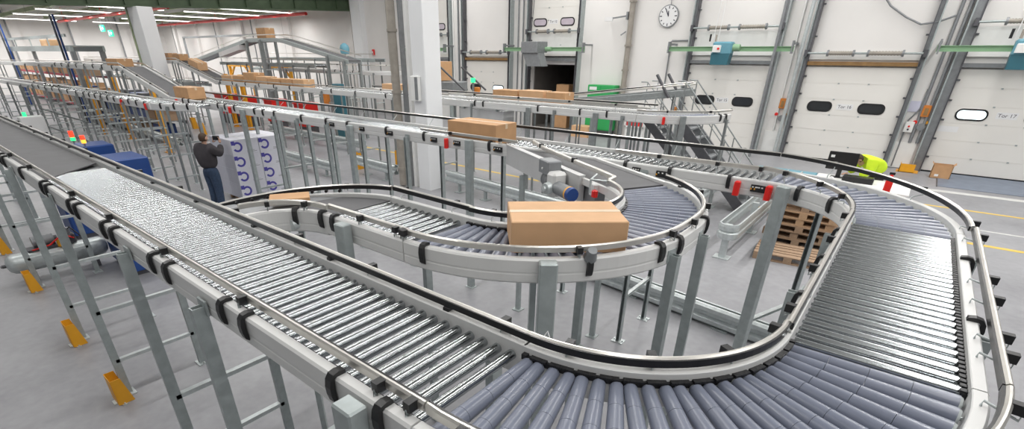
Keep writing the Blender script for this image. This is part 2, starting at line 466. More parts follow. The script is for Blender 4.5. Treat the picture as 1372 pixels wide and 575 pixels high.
# --- belt feeding the front line
root = thing('belt_conveyor', 'long dark grey belt conveyor entering at the left edge, feeding the front roller line', 'conveyor', (-12.0, Y1, 0))
pts = seg((-20, Y1), (XE, Y1))
be = MB(); be.slab([(-20, Y1-.30, 2.404), (-6.80, Y1-.30, 2.404), (-7.42, Y1+.30, 2.404), (-20, Y1+.30, 2.404)], (0, 0, -.012))
X0 = -20
conveyor(root, pts, 'belt', belt_ends=be,
         rails=[dict(lat=-.285, z0=.075, z1=.075, black=False, cl=[sx(x, X0) for x in (-7.3, -8.37, -9.4, -10.5, -11.5, -12.6, -13.6)]),
                dict(lat=.350, z0=.075, z1=.075, cl=[sx(x, X0) for x in (-8.1, -9.2, -10.2, -11.3, -12.3, -13.4)])],
         clips=[(sx(x, X0), -1) for x in (-7.5, -8.5, -8.75, -9.5, -9.75, -10.5, -11.5, -12.5)]+[(sx(x, X0), 1) for x in (-7.7, -8.7, -9.7, -10.8, -11.8)],
         legs=[dict(s=sx(x, X0), braces=(.5, 1.07)) for x in (-8.1, -10.7, -13.3, -15.6, -18)])
# --- front straight roller line
root = thing('roller_conveyor', 'longest steel roller conveyor running diagonally across the foreground with chrome guard rails', 'conveyor', (-4, Y1, 0))
X0 = XE; pts = seg((XE, Y1), (K1[0], Y1))
conveyor(root, pts, 'roller', step=.0838, roll_range=(-.0, 5.96), chain=(-1,),
         rails=[dict(lat=-.285, z0=.075, z1=.075, cl=[sx(x, X0) for x in (-5.58, -4.52, -3.42, -2.37, -1.27)]+[sx(-1.09, X0)]),
                dict(lat=.350, z0=.075, z1=.075, cl=[sx(x, X0) for x in (-6.1, -5.05, -3.94, -3.0, -2.2, -1.2)])],
         clips=[(sx(x, X0), -1) for x in (-1.5, -1.2, -2.5, -2.26, -3.51, -3.26, -4.52, -4.3, -5.48, -5.27, -6.5, -6.3)]+[(sx(x, X0), 1) for x in (-6.67, -5.62, -4.59, -3.56, -2.57, -1.54)],
         legs=[dict(s=sx(-6.2, X0), braces=(.45, 1.07)), dict(s=sx(-4.0, X0), braces=(.5, 1.07)), dict(s=sx(-2.75, X0), braces=(1.0,), sides=(1, -1)), dict(s=sx(-1.30, X0), big=(-1,), top=-.02, braces=(.6,))])
mb = MB()
for x in (-4.9, -3.0, -1.65): mb.box((x, Y1+.43, 2.36), (.14, .07, .07), 0)
for k, x in enumerate((-3.94, -2.05)):
    b = MB(); b.bbox((x, Y1+.41, 2.30), (.15, .09, .10), .01, 0, 'galvl'); b.box((x-.02, Y1+.41, 2.352), (.10, .06, .012), 0, 'black'); b.build('junction_box', None, root)
mask = MB(); mask.tube([(-1.12, 1.575, 2.44), (-1.125, 1.585, 2.41)], .006, 5)
# --- first bend with sleeved rollers
root = thing('curved_roller_conveyor', 'front right roller bend with blue grey sleeved rollers in the bottom foreground', 'conveyor', (K1[0]+.6, K1[1]-.6, 0))
pts = arc(K1, RC, -90, 0)
conveyor(root, pts, 'sleeve', step=RC*rad(4.1), roll_range=(RC*rad(2.0), RC*rad(89.5)), chain=(1,), sl=1, roller_name='sleeved_roller',
         rails=[dict(lat=.350, z0=.075, z1=.075, cl=[.25, .75, 1.25, 1.8]), dict(lat=-.285, lat1=-.405, z0=.075, z1=.075, cl=[.15, .75, 1.3, 1.80])],
         clips=[(s, -1) for s in (.35, .95, 1.5)],
         legs=[dict(s=.95, braces=(.6,))])
# --- right straight line
root = thing('roller_conveyor', 'short steel roller conveyor at right between the two sleeved bends', 'conveyor', (K1[0]+RC, 3.5, 0))
pts = seg((K1[0]+RC, K1[1]), (K1[0]+RC, K2[1]))
conveyor(root, pts, 'roller', step=.0838, roll_range=(.05, 2.38), chain=(-1,),
         rails=[dict(lat=.340, z0=.075, z1=.08, cl=[.2, .85, 1.5, 2.2]), dict(lat=-.405, z0=.075, z1=.085, cl=[.30, .50, .97, 1.30, 2.2])],
         clips=[(s, -1) for s in (.72, 1.76)]+[(s, 1) for s in (.5, 1.2, 1.9)],
         legs=[dict(s=.75, braces=(.6,)), dict(s=2.1, braces=(.6,))])
# --- second bend
root = thing('curved_roller_conveyor', 'far right roller bend with blue grey sleeved rollers in front of the hi-vis worker', 'conveyor', (K2[0]+.6, K2[1]+.6, 0))
pts = arc(K2, RC, 0, 90)
conveyor(root, pts, 'sleeve', step=RC*rad(4.1), roll_range=(RC*rad(1), RC*rad(88)), sl=1, roller_name='sleeved_roller',
         rails=[dict(lat=.345, z0=.08, z1=.165, cl=[.55, 1.05, 1.6]), dict(lat=-.385, z0=.085, z1=.20, cl=[.12, .8, 1.5])],
         clips=[(s, 1) for s in (.75, 1.35)],
         plates=[(1.83, 1, .16)], tags=[(1.74, 1)],
         legs=[dict(s=1.50, sides=(1, -1), big=(1,), top=-.02, lat=.43, braces=(.9,))])
# --- back line, right part
def back_line(x0, x1, label, **kw):
    r = thing('roller_conveyor', label, 'conveyor', ((x0+x1)/2, YB, 0))
    conveyor(r, seg((x0, YB), (x1, YB)), 'roller', **kw); return r
RB = -1.04
back_line(RB, -4.2, 'back roller conveyor section carrying red stop box, right of the merging belt', roll_range=(.04, 3.14),
    rails=[dict(lat=.345, z0=.155, z1=.15, black=False, pts=seg((RB, YB), (-2.7, YB)), cl=[.02, .45, 1.1]), dict(lat=-.38, z0=.20, z1=.19, cl=[.4, 1.2, 2.0, 2.8])],
    clips=[(.30, 1), (.95, 1), (1.5, 1)], plates=[(.02, 1, .10), (1.02, 1, .16), (1.35, 1, .10)], tags=[(.20, 1)],
    legs=[dict(s=1.25, braces=(.7,)), dict(s=2.7, sides=(-1,), braces=())])
back_line(-4.2, -10.4, 'middle back roller conveyor section with a carton on it, passing the white pillar', roll_range=(.04, 6.18),
    rails=[dict(lat=.345, z0=.09, z1=.09, black=False, pts=seg((-4.2, YB), (-6.2, YB)), cl=[.3, 1.3]), dict(lat=-.38, z0=.19, z1=.18, cl=[.5+i for i in range(6)])],
    clips=[(s, 1) for s in (.50, 1.9, 2.86, 4.0, 4.7, 5.6)], plates=[(.33, 1, .15), (1.15, 1, .13), (1.66, 1, .13), (2.75, 1, .13), (3.55, 1, .13), (4.5, 1, .13)],
    tags=[(.03, 1), (1.36, 1)],
    legs=[dict(s=.85, big=(1,), top=-.02, braces=(.9,)), dict(s=2.3, braces=(.5,)), dict(s=3.85, big=(1,), braces=(.5,)), dict(s=4.65, braces=()), dict(s=5.75, braces=(.5,))])
back_line(-10.4, -16.9, 'back roller conveyor section above the white carton pallet stack', roll_range=(.04, 6.48),
    rails=[dict(lat=-.38, z0=.18, z1=.15, cl=[.5+i for i in range(6)])],
    clips=[(s, 1) for s in (.5, 1.0, 1.4, 2.4, 2.9, 3.3, 4.2, 5.1, 5.5)], plates=[(2.0, 1, .13), (4.6, 1, .13)], tags=[(2.6, 1), (5.9, 1)],
    legs=[dict(s=.5, braces=(.5, 1.2)), dict(s=1.9, big=(1,), braces=(.5,)), dict(s=3.1, braces=(.5, 1.2)), dict(s=4.6, braces=(.5, 1.2)), dict(s=6.0, braces=(.5, 1.2))])

# --- inner loop: belt bend, steel rollers, sleeved U turn, merging belt
IL = 2.41; RI = 1.11; C0 = (-3.45, 1.61); CA = (-2.5, 3.52); CB = (-2.5, 3.70)
root = thing('curved_belt_conveyor', 'small belt bend leaving the front line and leading into the inner loop', 'conveyor', (-4.0, 2.1, 0))
pts = chain_pts(seg((-4.25, 1.575), (-4.25, 1.61)), arc(C0, .80, 180, 90))
bl = MB(); wp = with_normals(pts); nb = len(wp); dip = [-.11*(1-i/(nb-1)) for i in range(nb)]
bv = []
for i, (q, n_) in enumerate(wp): bv += [q-n_*.31+Vector((0, 0, .001)), q+n_*.31+Vector((0, 0, dip[i]+.001)), q-n_*.31+Vector((0, 0, -.03)), q+n_*.31+Vector((0, 0, dip[i]-.03))]
bl.add(bv, sum([[(4*i, 4*i+1, 4*i+5, 4*i+4), (4*i+2, 4*i+6, 4*i+7, 4*i+3)] for i in range(nb-1)], [])+[(0, 2, 3, 1), (4*nb-4, 4*nb-3, 4*nb-1, 4*nb-2)])
conveyor(root, pts, 'belt', frame_bot=-.15, belt_ends=bl, fz={1: dip},
         rails=[dict(lat=-.34, z0=.11, z1=.085, black=False, cl=[.35, .9]), dict(lat=.350, z0=-.045, z1=.11, cl=[.9])],
         clips=[(1.20, -1), (.75, -1)], legs=[dict(s=.55, braces=(1.8,), lat=.36, top=-.15)])
mbm = MB(); mbm.cyl((-3.75, 1.99, 2.31), (-3.75, 1.90, 2.31), .045, n=14, mat='galvl'); mbm.box((-3.75, 2.015, 2.31), (.13, .02, .12), 0, 'galvl'); mbm.build('bearing_block', None, root)
for i in range(9):
    fr = MB(); a = rad(176-i*7); zz = 2.365+.008*i; fr.cyl((C0[0]+1.09*math.cos(a), C0[1]+1.09*math.sin(a), zz), (C0[0]+1.12*math.cos(a), C0[1]+1.12*math.sin(a), zz), .014, n=8); fr.build('side_wheel', 'black', root)
root = thing('roller_conveyor', 'short inner loop roller conveyor with bright steel rollers above the dark floor', 'conveyor', (-2.97, IL, 0))
pts = seg((-3.45, IL), (-2.5, IL))
conveyor(root, pts, 'roller', step=.0838, roll_range=(.02, .94), chain=(-1,),
         rails=[dict(lat=-.315, z0=.09, z1=.09, black=False, cl=[.45, .86, .93]), dict(lat=.37, z0=.11, z1=.10, cl=[.12, .75])],
         clips=[(.12, -1)], legs=[dict(s=.33, braces=(), big=(-1,), top=-.02, lat=.41)])
root = thing('curved_roller_conveyor', 'inner loop U turn of blue grey sleeved rollers in the centre carrying a carton', 'conveyor', (-1.9, 3.3, 0))
pts = chain_pts(arc(CA, RI, -90, 0), arc(CB, RI, 0, 60))
conveyor(root, pts, 'sleeve', step=RI*rad(4.3), roll_range=(.03, plen(pts)-.02), sl=1, roller_name='sleeved_roller', chain=(1,),
         rails=[dict(lat=-.325, z0=.09, z1=.09, cl=[.0, .95, 1.55, 1.85, 2.25, 2.6]), dict(lat=.355, z0=.10, z1=.09, cl=[.3, 1.0, 1.7])],
         clips=[(s, -1) for s in (.15, 1.0, 1.45, 1.62, 2.1, 2.9)], tags=[(1.95, 1)],
         legs=[dict(s=.80, big=(-1,), top=-.02, lat=.40, braces=(1.35,)), dict(s=1.55, lat=.40, braces=(1.2,)), dict(s=2.0, lat=.40, sides=(-1,), braces=())])
mb = MB(); a = rad(-38); p = Vector((CA[0]+1.47*math.cos(a), CA[1]+1.47*math.sin(a), 2.43)); mb.cyl(p, p+Vector((.03, -.03, .07)), .045, .03, 12); mb.cyl(p+Vector((0, 0, -.02)), p, .02, n=8)
mb.build('sensor_knob', 'mgrey', root)
root = thing('belt_conveyor', 'dark belt spur with silver drive panel merging from the U turn into the back line', 'conveyor', (-2.8, 5.15, 0))
hd = Vector((-math.sin(rad(60)), math.cos(rad(60)), 0)); p0 = Vector((CB[0]+RI*math.cos(rad(60)), CB[1]+RI*math.sin(rad(60)), Z)); nn = Vector((-hd.y, hd.x, 0))
def sp(l, s, z=2.4): q = p0+hd*s+nn*l; return Vector((q.x, q.y, z))
def spw(l): return (YB-.345-(p0.y+nn.y*l))/hd.y       # distance along the spur where it meets the back line
bm_ = MB(); bm_.slab([sp(-.31, 0, 2.404), sp(-.31, spw(-.31), 2.404), sp(.31, spw(.31), 2.404), sp(.31, 0, 2.404)], (0, 0, -.03)); bm_.build('belt', 'belt', root)
mb = MB(); mb.slab([sp(-.315, 0, 2.43), sp(-.365, 0, 2.43), sp(-.365, spw(-.365)-.03, 2.43), sp(-.315, spw(-.315)-.03, 2.43)], (0, 0, -.165)); mb.build('side_frame', 'frame', root)
mb = MB(); mb.slab([sp(.315, 0, 2.415), sp(.350, 0, 2.415), sp(.350, .50, 2.415), sp(.315, .50, 2.415)], (0, 0, -.07)); mb.build('side_frame', 'frame', root)
mb = MB(); mb.slab([sp(.318, .50, 2.435), sp(.385, .50, 2.435), sp(.385, spw(.385)-.02, 2.435), sp(.318, spw(.318)-.02, 2.435)], (0, 0, -.27)); mb.slab([sp(.31, .5, 2.44), sp(.39, .5, 2.44), sp(.39, spw(.39)-.02, 2.44), sp(.31, spw(.31)-.02, 2.44)], (0, 0, -.012))
mb.build('drive_side_panel', 'beltside', root)
mb = MB(); mb.slab([sp(-.28, .3, 2.36), sp(-.28, spw(-.28)-.06, 2.36), sp(.30, spw(.30)-.06, 2.36), sp(.30, .3, 2.36)], (0, 0, -.22)); mb.build('slider_bed', 'mgrey', root)
rp = [sp(.36, 0), sp(.22, .10), sp(.20, .30), sp(.18, 1.0), sp(.14, 1.9), sp(.10, spw(.1)-.02), sp(.05, spw(.05)+.35)]
r = MB().sweep(with_normals(rp), rail_prof(0, -.025, .025, .035), zoff=[.09]*7).build('guard_rail', 'rail', root)
mb = MB(); q = sp(.18, 1.0); mb.box((q.x, q.y, 2.50), (.05, .05, .05), 0); q = sp(.12, 2.0); mb.box((q.x, q.y, 2.50), (.05, .05, .05), 0); mb.build('rail_bracket', 'black', root)
mb = MB(); a, b = sp(.37, .0, 2.49), sp(.30, .30, 2.49); mb.tube([a, sp(.48, .12, 2.49), b], .011, 6); mb.tube([sp(.48, .12, 2.49), sp(.48, .12, 2.36)], .011, 6); mb.build('rail_bracket', 'galvl', root)
# gear motor hung on the spur
mb = MB(); ry = math.atan2(hd.y, hd.x); q = sp(.50, .98)
mb.bbox((q.x, q.y, 2.455), (.25, .17, .15), .012, ry, 'mgrey'); q2 = sp(.59, .98); mb.cyl((q2.x, q2.y, 2.44), (q2.x+nn.x*.012, q2.y+nn.y*.012, 2.44), .012, n=8, mat='white')
mb.build('terminal_box', None, root)
mb = MB(); c0, c1 = sp(.46, 1.10, 2.30), sp(.46, .92, 2.28); mb.lathe(c0, c1, [(0, .08), (.05, .10), (.2, .10), (.22, .092), (.28, .10), (.36, .092), (.44, .10), (.52, .092), (.6, .10), (.9, .10), (1, .085)], 20); mb.build('motor', 'mgrey', root)
mb = MB(); q = sp(.50, .80); mb.bbox((q.x, q.y, 2.30), (.16, .19, .26), .03, ry+.15, 'frame'); mb.cyl(sp(.60, .78, 2.26), sp(.66, .76, 2.26), .07, .06, 16, 'galvl'); mb.cyl(sp(.66, .76, 2.26), sp(.68, .76, 2.26), .03, n=10, mat='galvl')
mb.build('gearbox', None, root)
mb = MB(); mb.lathe(sp(.52, .74, 2.27), sp(.52, .46, 2.27), [(i/14, .074 if i % 2 else .066) for i in range(15)], 18, 'mgrey'); mb.cyl(sp(.52, .46, 2.27), sp(.52, .43, 2.27), .076, n=18, mat='yellow'); mb.cyl(sp(.52, .43, 2.27), sp(.52, .38, 2.27), .077, .070, 18, 'blue'); mb.build('motor', None, root)
mb = MB(); mb.chan(sp(.34, 2.1, 0), sp(.34, 2.1, 2.10), .07, .05, .006); q = sp(.34, 2.1); mb.box((q.x, q.y, .006), (.14, .14, .012)); mb.build('leg', 'galv', root)
mb = MB(); mb.chan(sp(-.34, 1.0, 0), sp(-.34, 1.0, 2.27), .07, .05, .006); q = sp(-.34, 1.0); mb.box((q.x, q.y, .006), (.14, .14, .012)); mb.build('leg', 'galv', root)
mb = MB(); mb.bbox((*sp(.37, .22, 0).xy, 2.36), (.10, .06, .12), .01, ry, 'frame'); mb.bbox((*sp(.42, .12, 0).xy, 2.345), (.06, .05, .07), .01, ry, 'red'); mb.build('emergency_stop_box', None, root)

# ------------------------------------------------------------------ cartons
def carton(name, c, d, rz, label, mat='card', group=None, tape=True, cat='box', logo=False):
    r = thing(name, label, cat, c, group)
    mb = MB(); mb.bbox((c[0], c[1], c[2]+d[2]/2), d, .006, 0, mat); b = mb.build('carton_body', None, r)
    if tape:
        t = MB(); t.box((c[0], c[1], c[2]+d[2]+.0008), (d[0]*.99, .055, .0016), 0)
        for k in (-1, 1): t.box((c[0]+k*(d[0]/2+.0008), c[1], c[2]+d[2]-.035), (.0016, .055, .07), 0)
        t.build('packing_tape', 'tape', r)
        f = MB(); f.box((c[0], c[1], c[2]+d[2]+.0003), (d[0]*.985, .004, .0006)); f.build('flap_seam', 'woodd', r)
    r.rotation_euler = (0, 0, rz)
    return r
carton('carton', (-1.70, 2.86, Z+.001), (.78, .50, .215), rad(41), 'large brown carton rounding the central U turn of sleeved rollers', 'cardl')
carton('carton', (-5.12, 5.93, Z+.001), (.98, .50, .27), 0, 'brown carton on the back roller conveyor just right of the white pillar', 'card')
carton('carton', (-4.12, 2.12, Z+.006), (.34, .22, .045), rad(60), 'flat orange brown packet on the small belt bend', 'card', tape=False)

# ------------------------------------------------------------------ yellow leg guards at the front
for i, (x, lb) in enumerate(((-6.10, 'yellow steel leg guard nearest the camera, at the bottom left'), (-7.98, 'second yellow leg guard from the camera along the front line'), (-10.55, 'yellow leg guard in front of the grey compressor tank'), (-13.15, 'yellow leg guard cut by the left picture edge'))):
    r = thing('leg_guard', lb, 'guard', (x, .70, 0), 'yellow guards along the front conveyor legs')
    y0, yt, yb_, h = .618, .700, .77, .34
    for sd in (-1, 1):
        MB().slab([(x+sd*.11, y0, .012), (x+sd*.11, yb_, .012), (x+sd*.11, yt+.01, h), (x+sd*.11, y0, h)], (sd*.006, 0, 0)).build('side_plate', 'yellow', r)
    MB().slab([(x-.11, y0, .012), (x+.11, y0, .012), (x+.11, y0, h), (x-.11, y0, h)], (0, -.006, 0)).build('front_plate', 'yellow', r)
    m = MB()
    for sd in (-1, 1): m.box((x+sd*.122, y0+.05, .006), (.03, .05, .012), 0, 'galvl'); m.cyl((x+sd*.126, y0+.05, .012), (x+sd*.126, y0+.05, .03), .008, n=6, mat='galvl')
    m.box((x, y0-.015, .006), (.10, .04, .012), 0, 'galvl'); m.build('floor_bracket', None, r)
# ================================================================== THE HALL
YW = 22.8
def atY(x, y, Y):
    d = CR*((x-CCX)/CF)+CU*(-(y-CCY)/CF)+CFW; t = Y/d.y
    return Vector((d.x*t, Y, CAMZ+d.z*t))
struct('floor', MB().box((-26, 6.5, -.1), (84, 37.4, .2)), 'floor')
wb = MB()
OX0, OX1, OZ = -16.25, -13.45, 3.12
wb.box(((-66+OX0)/2, YW+.15, 4.75), (OX0+66, .3, 9.5)); wb.box(((OX1+14)/2, YW+.15, 4.75), (14-OX1, .3, 9.5)); wb.box(((OX0+OX1)/2, YW+.15, (OZ+9.5)/2), (OX1-OX0, .3, 9.5-OZ))
struct('wall_back', wb, 'wall')
struct('wall_left', MB().box((-65.15, 6, 4.75), (.3, 34, 9.5)), 'wall')
struct('ceiling', MB().box((-48, 6.5, 6.85), (34, 34, .1)).box((-9, 6.5, 9.6), (46, 34, .1)).box((-31.1, 6.5, 8.2), (.1, 34, 2.7)), 'ceil')
# pilasters of the dock wall and the left hall
for i, (x, w) in enumerate(((-30.3, 1.0), (-27.0, .25))):
    m = MB(); m.box((x, YW-.20, 4.7), (w, .4, 9.4), 0, 'pillar'); m.box((x-w/2-.02, YW-.22, 4.7), (.06, .36, 9.4), 0, 'pipe'); struct('trim_%d' % (i+1), m)
for i, x in enumerate((-39.5, -44.5, -47.2, -51.5, -56.5, -61.5)):
    m = MB(); m.box((x, YW-.12, 3.4), (.55 if i % 2 else .9, .24, 6.8), 0, 'wall'); m.box((x-.5, YW-.10, 3.4), (.10, .2, 6.8), 0, 'mgrey'); struct('trim_%d' % (i+3), m)
for i, y in enumerate((6, 10.5, 15, 19)):
    m = MB(); m.box((-64.85, y, 3.4), (.3, .7, 6.8), 0, 'wall'); m.box((-64.72, y-.4, 3.4), (.1, .12, 6.8), 0, 'mgrey'); struct('trim_%d' % (i+9), m)

# free-standing columns
r = thing('column', 'white square pillar standing in the middle of the hall with a grey brown pipe', 'pillar', (-10.75, 9.75, 0))
m = MB(); m.bbox((-10.55, 9.95, 4.75), (.50, .62, 9.5), .02); m.build('shaft', 'pillar', r)
m = MB(); m.box((-10.98, 9.78, 4.75), (.10, .22, 9.5)); m.build('cable_duct', 'white', r)
m = MB(); m.box((-11.14, 9.66, 4.75), (.04, .16, 9.5)); m.build('conduit', 'mgrey', r)
m = MB(); m.cyl((-11.33, 9.50, 0.05), (-11.33, 9.50, 9.4), .115, n=16)
for z in (.5, 1.4, 2.6, 4.1, 5.6): m.cyl((-11.33, 9.50, z), (-11.33, 9.50, z+.07), .14, n=16)
m.build('drain_pipe', 'pipe', r)
m = MB(); m.bbox((-10.62, 9.58, 2.75), (.30, .13, .62), .02, 0, 'white'); m.box((-10.52, 9.505, 2.75), (.10, .02, .56), 0, 'mgrey'); m.build('loudspeaker_box', None, r)
r = thing('column', 'white square pillar at the upper left under the dark green girder', 'pillar', (-31.0, 9.95, 0))
m = MB(); m.bbox((-31.0, 10.1, 2.78), (1.35, .7, 5.56), .02); m.build('shaft', 'pillar', r)
m = MB(); m.box((-31.75, 9.95, 2.8), (.14, .5, 5.6)); m.build('edge_strip', 'ogreen', r)

# girder, purlins, strip lights of the low left hall
r = thing('roof_girder', 'dark green steel roof girder running across the top left of the picture', 'girder', (-31.0, 10, 5.6))
m = MB(); ga, gb = Vector((-31.0, -4.5, 5.02)), Vector((-31.0, 22.7, 6.10)); m.beam(ga, gb, .36, .07, mat=None); m.beam(ga+Vector((0, 0, .35)), gb+Vector((0, 0, .35)), .05, .64); m.beam(ga+Vector((0, 0, .70)), gb+Vector((0, 0, .66)), .36, .08); m.build('i_beam', 'dgreen', r)
for i in range(18): MB().box((-30.9, -4+i*1.5, 5.39+i*.0596), (.14, .03, .60)).build('web_stiffener', 'dgreen', r)
for i, y in enumerate((-2, 2, 6, 10, 13, 16, 19, 22)):
    o = MB(); o.box((-48, y, 6.42), (33.4, .05, .20)); o.box((-48, y, 6.31), (33.4, .16, .03)); o.box((-48, y, 6.53), (33.4, .16, .03))
    o = o.build('roof_purlin', 'ogreen')
    tag(o, 'olive green roof purlin of the left hall, %s' % ('nearest row', 'second row from the front', 'third row from the front', 'fourth row from the front', 'fifth row, over the square pillar', 'sixth row, over the bridge conveyor', 'seventh row', 'last row beside the dock wall')[i], 'purlin', 'olive roof purlins')
for i, x in enumerate((-35, -39.5, -45, -52, -60)):
    for j, y in enumerate((4.2, 11.5, 18.2)):
        t = thing('strip_light', 'fluorescent strip light in the left hall, %s, %s' % (('beside the girder', 'second from the girder', 'in the middle of the hall', 'next to last', 'deepest in the hall')[i], ('front end', 'middle', 'dock wall end')[j]), 'lamp', (x, y, 6.0), 'fluorescent strip lights')
        MB().bbox((x, y, 6.07), (.10, 5.6, .07), .02).build('housing', 'white', t)
        MB().cyl((x, y-2.75, 6.0), (x, y+2.75, 6.0), .02, n=8).build('tube', 'lit', t)
        h = MB()
        for k in (-2, 2): h.cyl((x, y+k, 6.11), (x, y+k, 6.80), .012, n=5)
        h.build('hanger_rods', 'mgrey', t)
for i, (y, z, x0, x1) in enumerate(((12.5, 5.85, -58, -34), (20.5, 5.9, -60, -33))):
    o = MB().cyl((x0, y, z), (x1, y, z), .10, n=10).cyl((x0+2, y, z), (x0+2, y, 6.795), .02, n=6).cyl(((x0+x1)/2, y, z), ((x0+x1)/2, y, 6.795), .02, n=6).cyl((x1-2, y, z), (x1-2, y, 6.795), .02, n=6).build('sprinkler_main', 'red'); tag(o, ('red pipe under the roof of the left hall, nearer the pillar', 'red pipe under the roof of the left hall, along the dock wall')[i], 'pipe')

# ------------------------------------------------------------------ dock doors
def rrect(cx, cz, w, h, r, n=5):
    p = []
    for qx, qz, a0 in ((1, -1, -90), (1, 1, 0), (-1, 1, 90), (-1, -1, 180)):
        for i in range(n+1):
            a = rad(a0+90*i/n); p.append((cx+qx*(w/2-r)+r*math.cos(a), cz+qz*(h/2-r)+r*math.sin(a)))
    return p
def dock_door(n, x0, x1, lintel, zs, win=(), zpan=0., top=3.25, sign=None, tw=.16, spring=True, zw=1.89):
    r = thing('door_%d' % n, None, None, ((x0+x1)/2, YW, 0)); r['kind'] = 'structure'
    zt = zpan+3.22; m = MB(); hts = 6
    for i in range(hts):
        a, b = zpan+(zt-zpan)*i/hts, zpan+(zt-zpan)*(i+1)/hts
        m.box(((x0+x1)/2, YW-.045, (a+b)/2), (x1-x0, .06, b-a-.010)); m.box(((x0+x1)/2, YW-.04, b), (x1-x0, .05, .012))
    m.build('door_panel', 'door', r)
    hg = MB()
    for i in range(1, hts):
        for k in (.36, .64): hg.box((x0+(x1-x0)*k, YW-.085, zpan+(zt-zpan)*i/hts), (.055, .02, .04))
    hg.build('hinges', 'galv', r)
    mb = MB(); mb.box(((x0+x1)/2, YW-.05, zpan+.025), (x1-x0, .08, .05)); mb.build('bottom_seal', 'black', r)
    for cx, mt in win:
        f = MB(); pr = rrect(cx, zw, .80, .36, .16); f.slab([(a, YW-.077, b) for a, b in pr], (0, -.018, 0)); f = f.build('window_frame', 'black', r)
        g = MB(); pr = rrect(cx, zw, .70, .26, .12); g.slab([(a, YW-.096, b) for a, b in pr], (0, -.006, 0)); g.build('window_pane', mt, r)
    for k, x in ((-1, x0), (1, x1)):
        m = MB(); m.box((x+k*tw*.55, YW-.10, 4.5), (tw, .20, 9.0), 0, 'mgrey'); m.box((x+k*tw*.1, YW-.14, 4.5), (.03, .28, 9.0), 0, 'dgrey'); m.box((x+k*tw*.95, YW-.15, 4.5), (.04, .30, 9.0), 0, 'galv')
        for z in (.5, 1.1, 1.7, 2.3, 2.9, 4.2, 5.2): m.box((x-k*.03, YW-.12, z), (.09, .10, .05), 0, 'dgrey')
        m.build('track', None, r)
    m = MB(); m.box(((x0+x1)/2, YW-.10, top+.08), (x1-x0+.1, .20, .12)); m.build('lintel', lintel, r)
    m = MB(); m.cyl((x0-.15, YW-.32, zs), (x1+.15, YW-.32, zs), .035, n=10, mat='galv')
    if spring:
        for a, b in ((.18, .42), (.55, .85)):
            xa, xb = x0+(x1-x0)*a, x0+(x1-x0)*b; N = 22
            m.lathe((xa, YW-.32, zs), (xb, YW-.32, zs), [(i/N, .075 if i % 2 else .06) for i in range(N+1)], 10, 'pipe')
            for xx in (xa, xb): m.cyl((xx-.03, YW-.32, zs), (xx+.03, YW-.32, zs), .11, n=10, mat='mgrey')
    for xx in (x0-.1, x1+.1): m.box((xx, YW-.2, zs), (.10, .40, .22), 0, 'dgrey')
    m.build('spring_shaft', None, r)
    m = MB(); m.box(((x0+x1)/2, YW-.055, (top+.2+zs-.3)/2+.15), (x1-x0, .05, max(.2, zs-top-.45))); m.build('head_panel', 'white', r)
    if sign:
        MB().box((sign[1], YW-.079, zw+.02), (.50, .006, .20)).build('sign_plate', 'paper', r)
        lettering(sign[0], .15, 'ink', r, (sign[1], YW-.084, zw+.02), (PI/2, 0, 0), 'sign_lettering')
    return r
dock_door(1, -25.2, -22.0, 'mgrey', 4.55, [(-23.9, 'panel'), (-22.75, 'panel')], zpan=3.3, spring=True, zw=4.97)
dock_door(2, -20.75, -17.6, 'brown', 3.66, [(-20.05, 'glassd'), (-18.38, 'glassl')], zw=1.86)
dock_door(3, OX0, OX1, 'mgrey', 4.58, [(-15.72, 'panel'), (-14.15, 'panel')], zpan=3.45, sign=('Tor 12', -14.95), zw=4.98)
dock_door(4, -7.95, -4.82, 'mgrey', 4.55, [(-7.1, 'glassd'), (-5.6, 'glassd')], sign=('Tor 15', -6.4))
dock_door(5, -3.65, -.45, 'brown', 3.66, [(-2.89, 'glassd'), (-1.30, 'glassd')], sign=('Tor 16', -2.1))
dock_door(6, .68, 3.85, 'mgrey', 4.52, [(1.37, 'glassl'), (3.0, 'glassl')], sign=('Tor 17', 2.2), tw=.28)
m = MB(); m.box((.95, YW-.079, 1.42), (.5, .006, .18)); o = m.build('notice_sheet', 'paper'); tag(o, 'blank white notice stuck low on the rightmost dock door', 'notice')
# lower panel in the opening of door 1 with a bluish notice
m = MB(); m.box((-23.6, YW-.03, 1.6), (3.2, .04, 3.2), 0, 'white'); m.build('door_panel', None, bpy.data.objects['door_1'])
o = MB().box((-23.3, YW-.07, 2.66), (.95, .02, .48)).build('notice_sheet', 'lilac'); tag(o, 'bluish notice sheet just right of the white pillar', 'notice')
o = MB().box((-23.58, YW-.10, 4.98), (.36, .02, .46)).build('warning_sign', 'orange'); tag(o, 'small orange sign beside the window of the raised door behind the pillar', 'sign')
# open bay: trailer seen through door 3
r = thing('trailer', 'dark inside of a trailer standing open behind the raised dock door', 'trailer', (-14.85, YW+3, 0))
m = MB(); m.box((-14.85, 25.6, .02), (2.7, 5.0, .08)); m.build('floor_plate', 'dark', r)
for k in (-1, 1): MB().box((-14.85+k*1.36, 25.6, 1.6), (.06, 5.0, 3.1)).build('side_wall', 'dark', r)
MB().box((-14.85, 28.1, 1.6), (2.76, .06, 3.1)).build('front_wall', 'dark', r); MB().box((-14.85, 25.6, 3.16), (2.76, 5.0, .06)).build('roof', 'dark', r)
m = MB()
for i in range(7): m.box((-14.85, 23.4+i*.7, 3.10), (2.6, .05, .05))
m.build('roof_bows', 'dgrey', r)
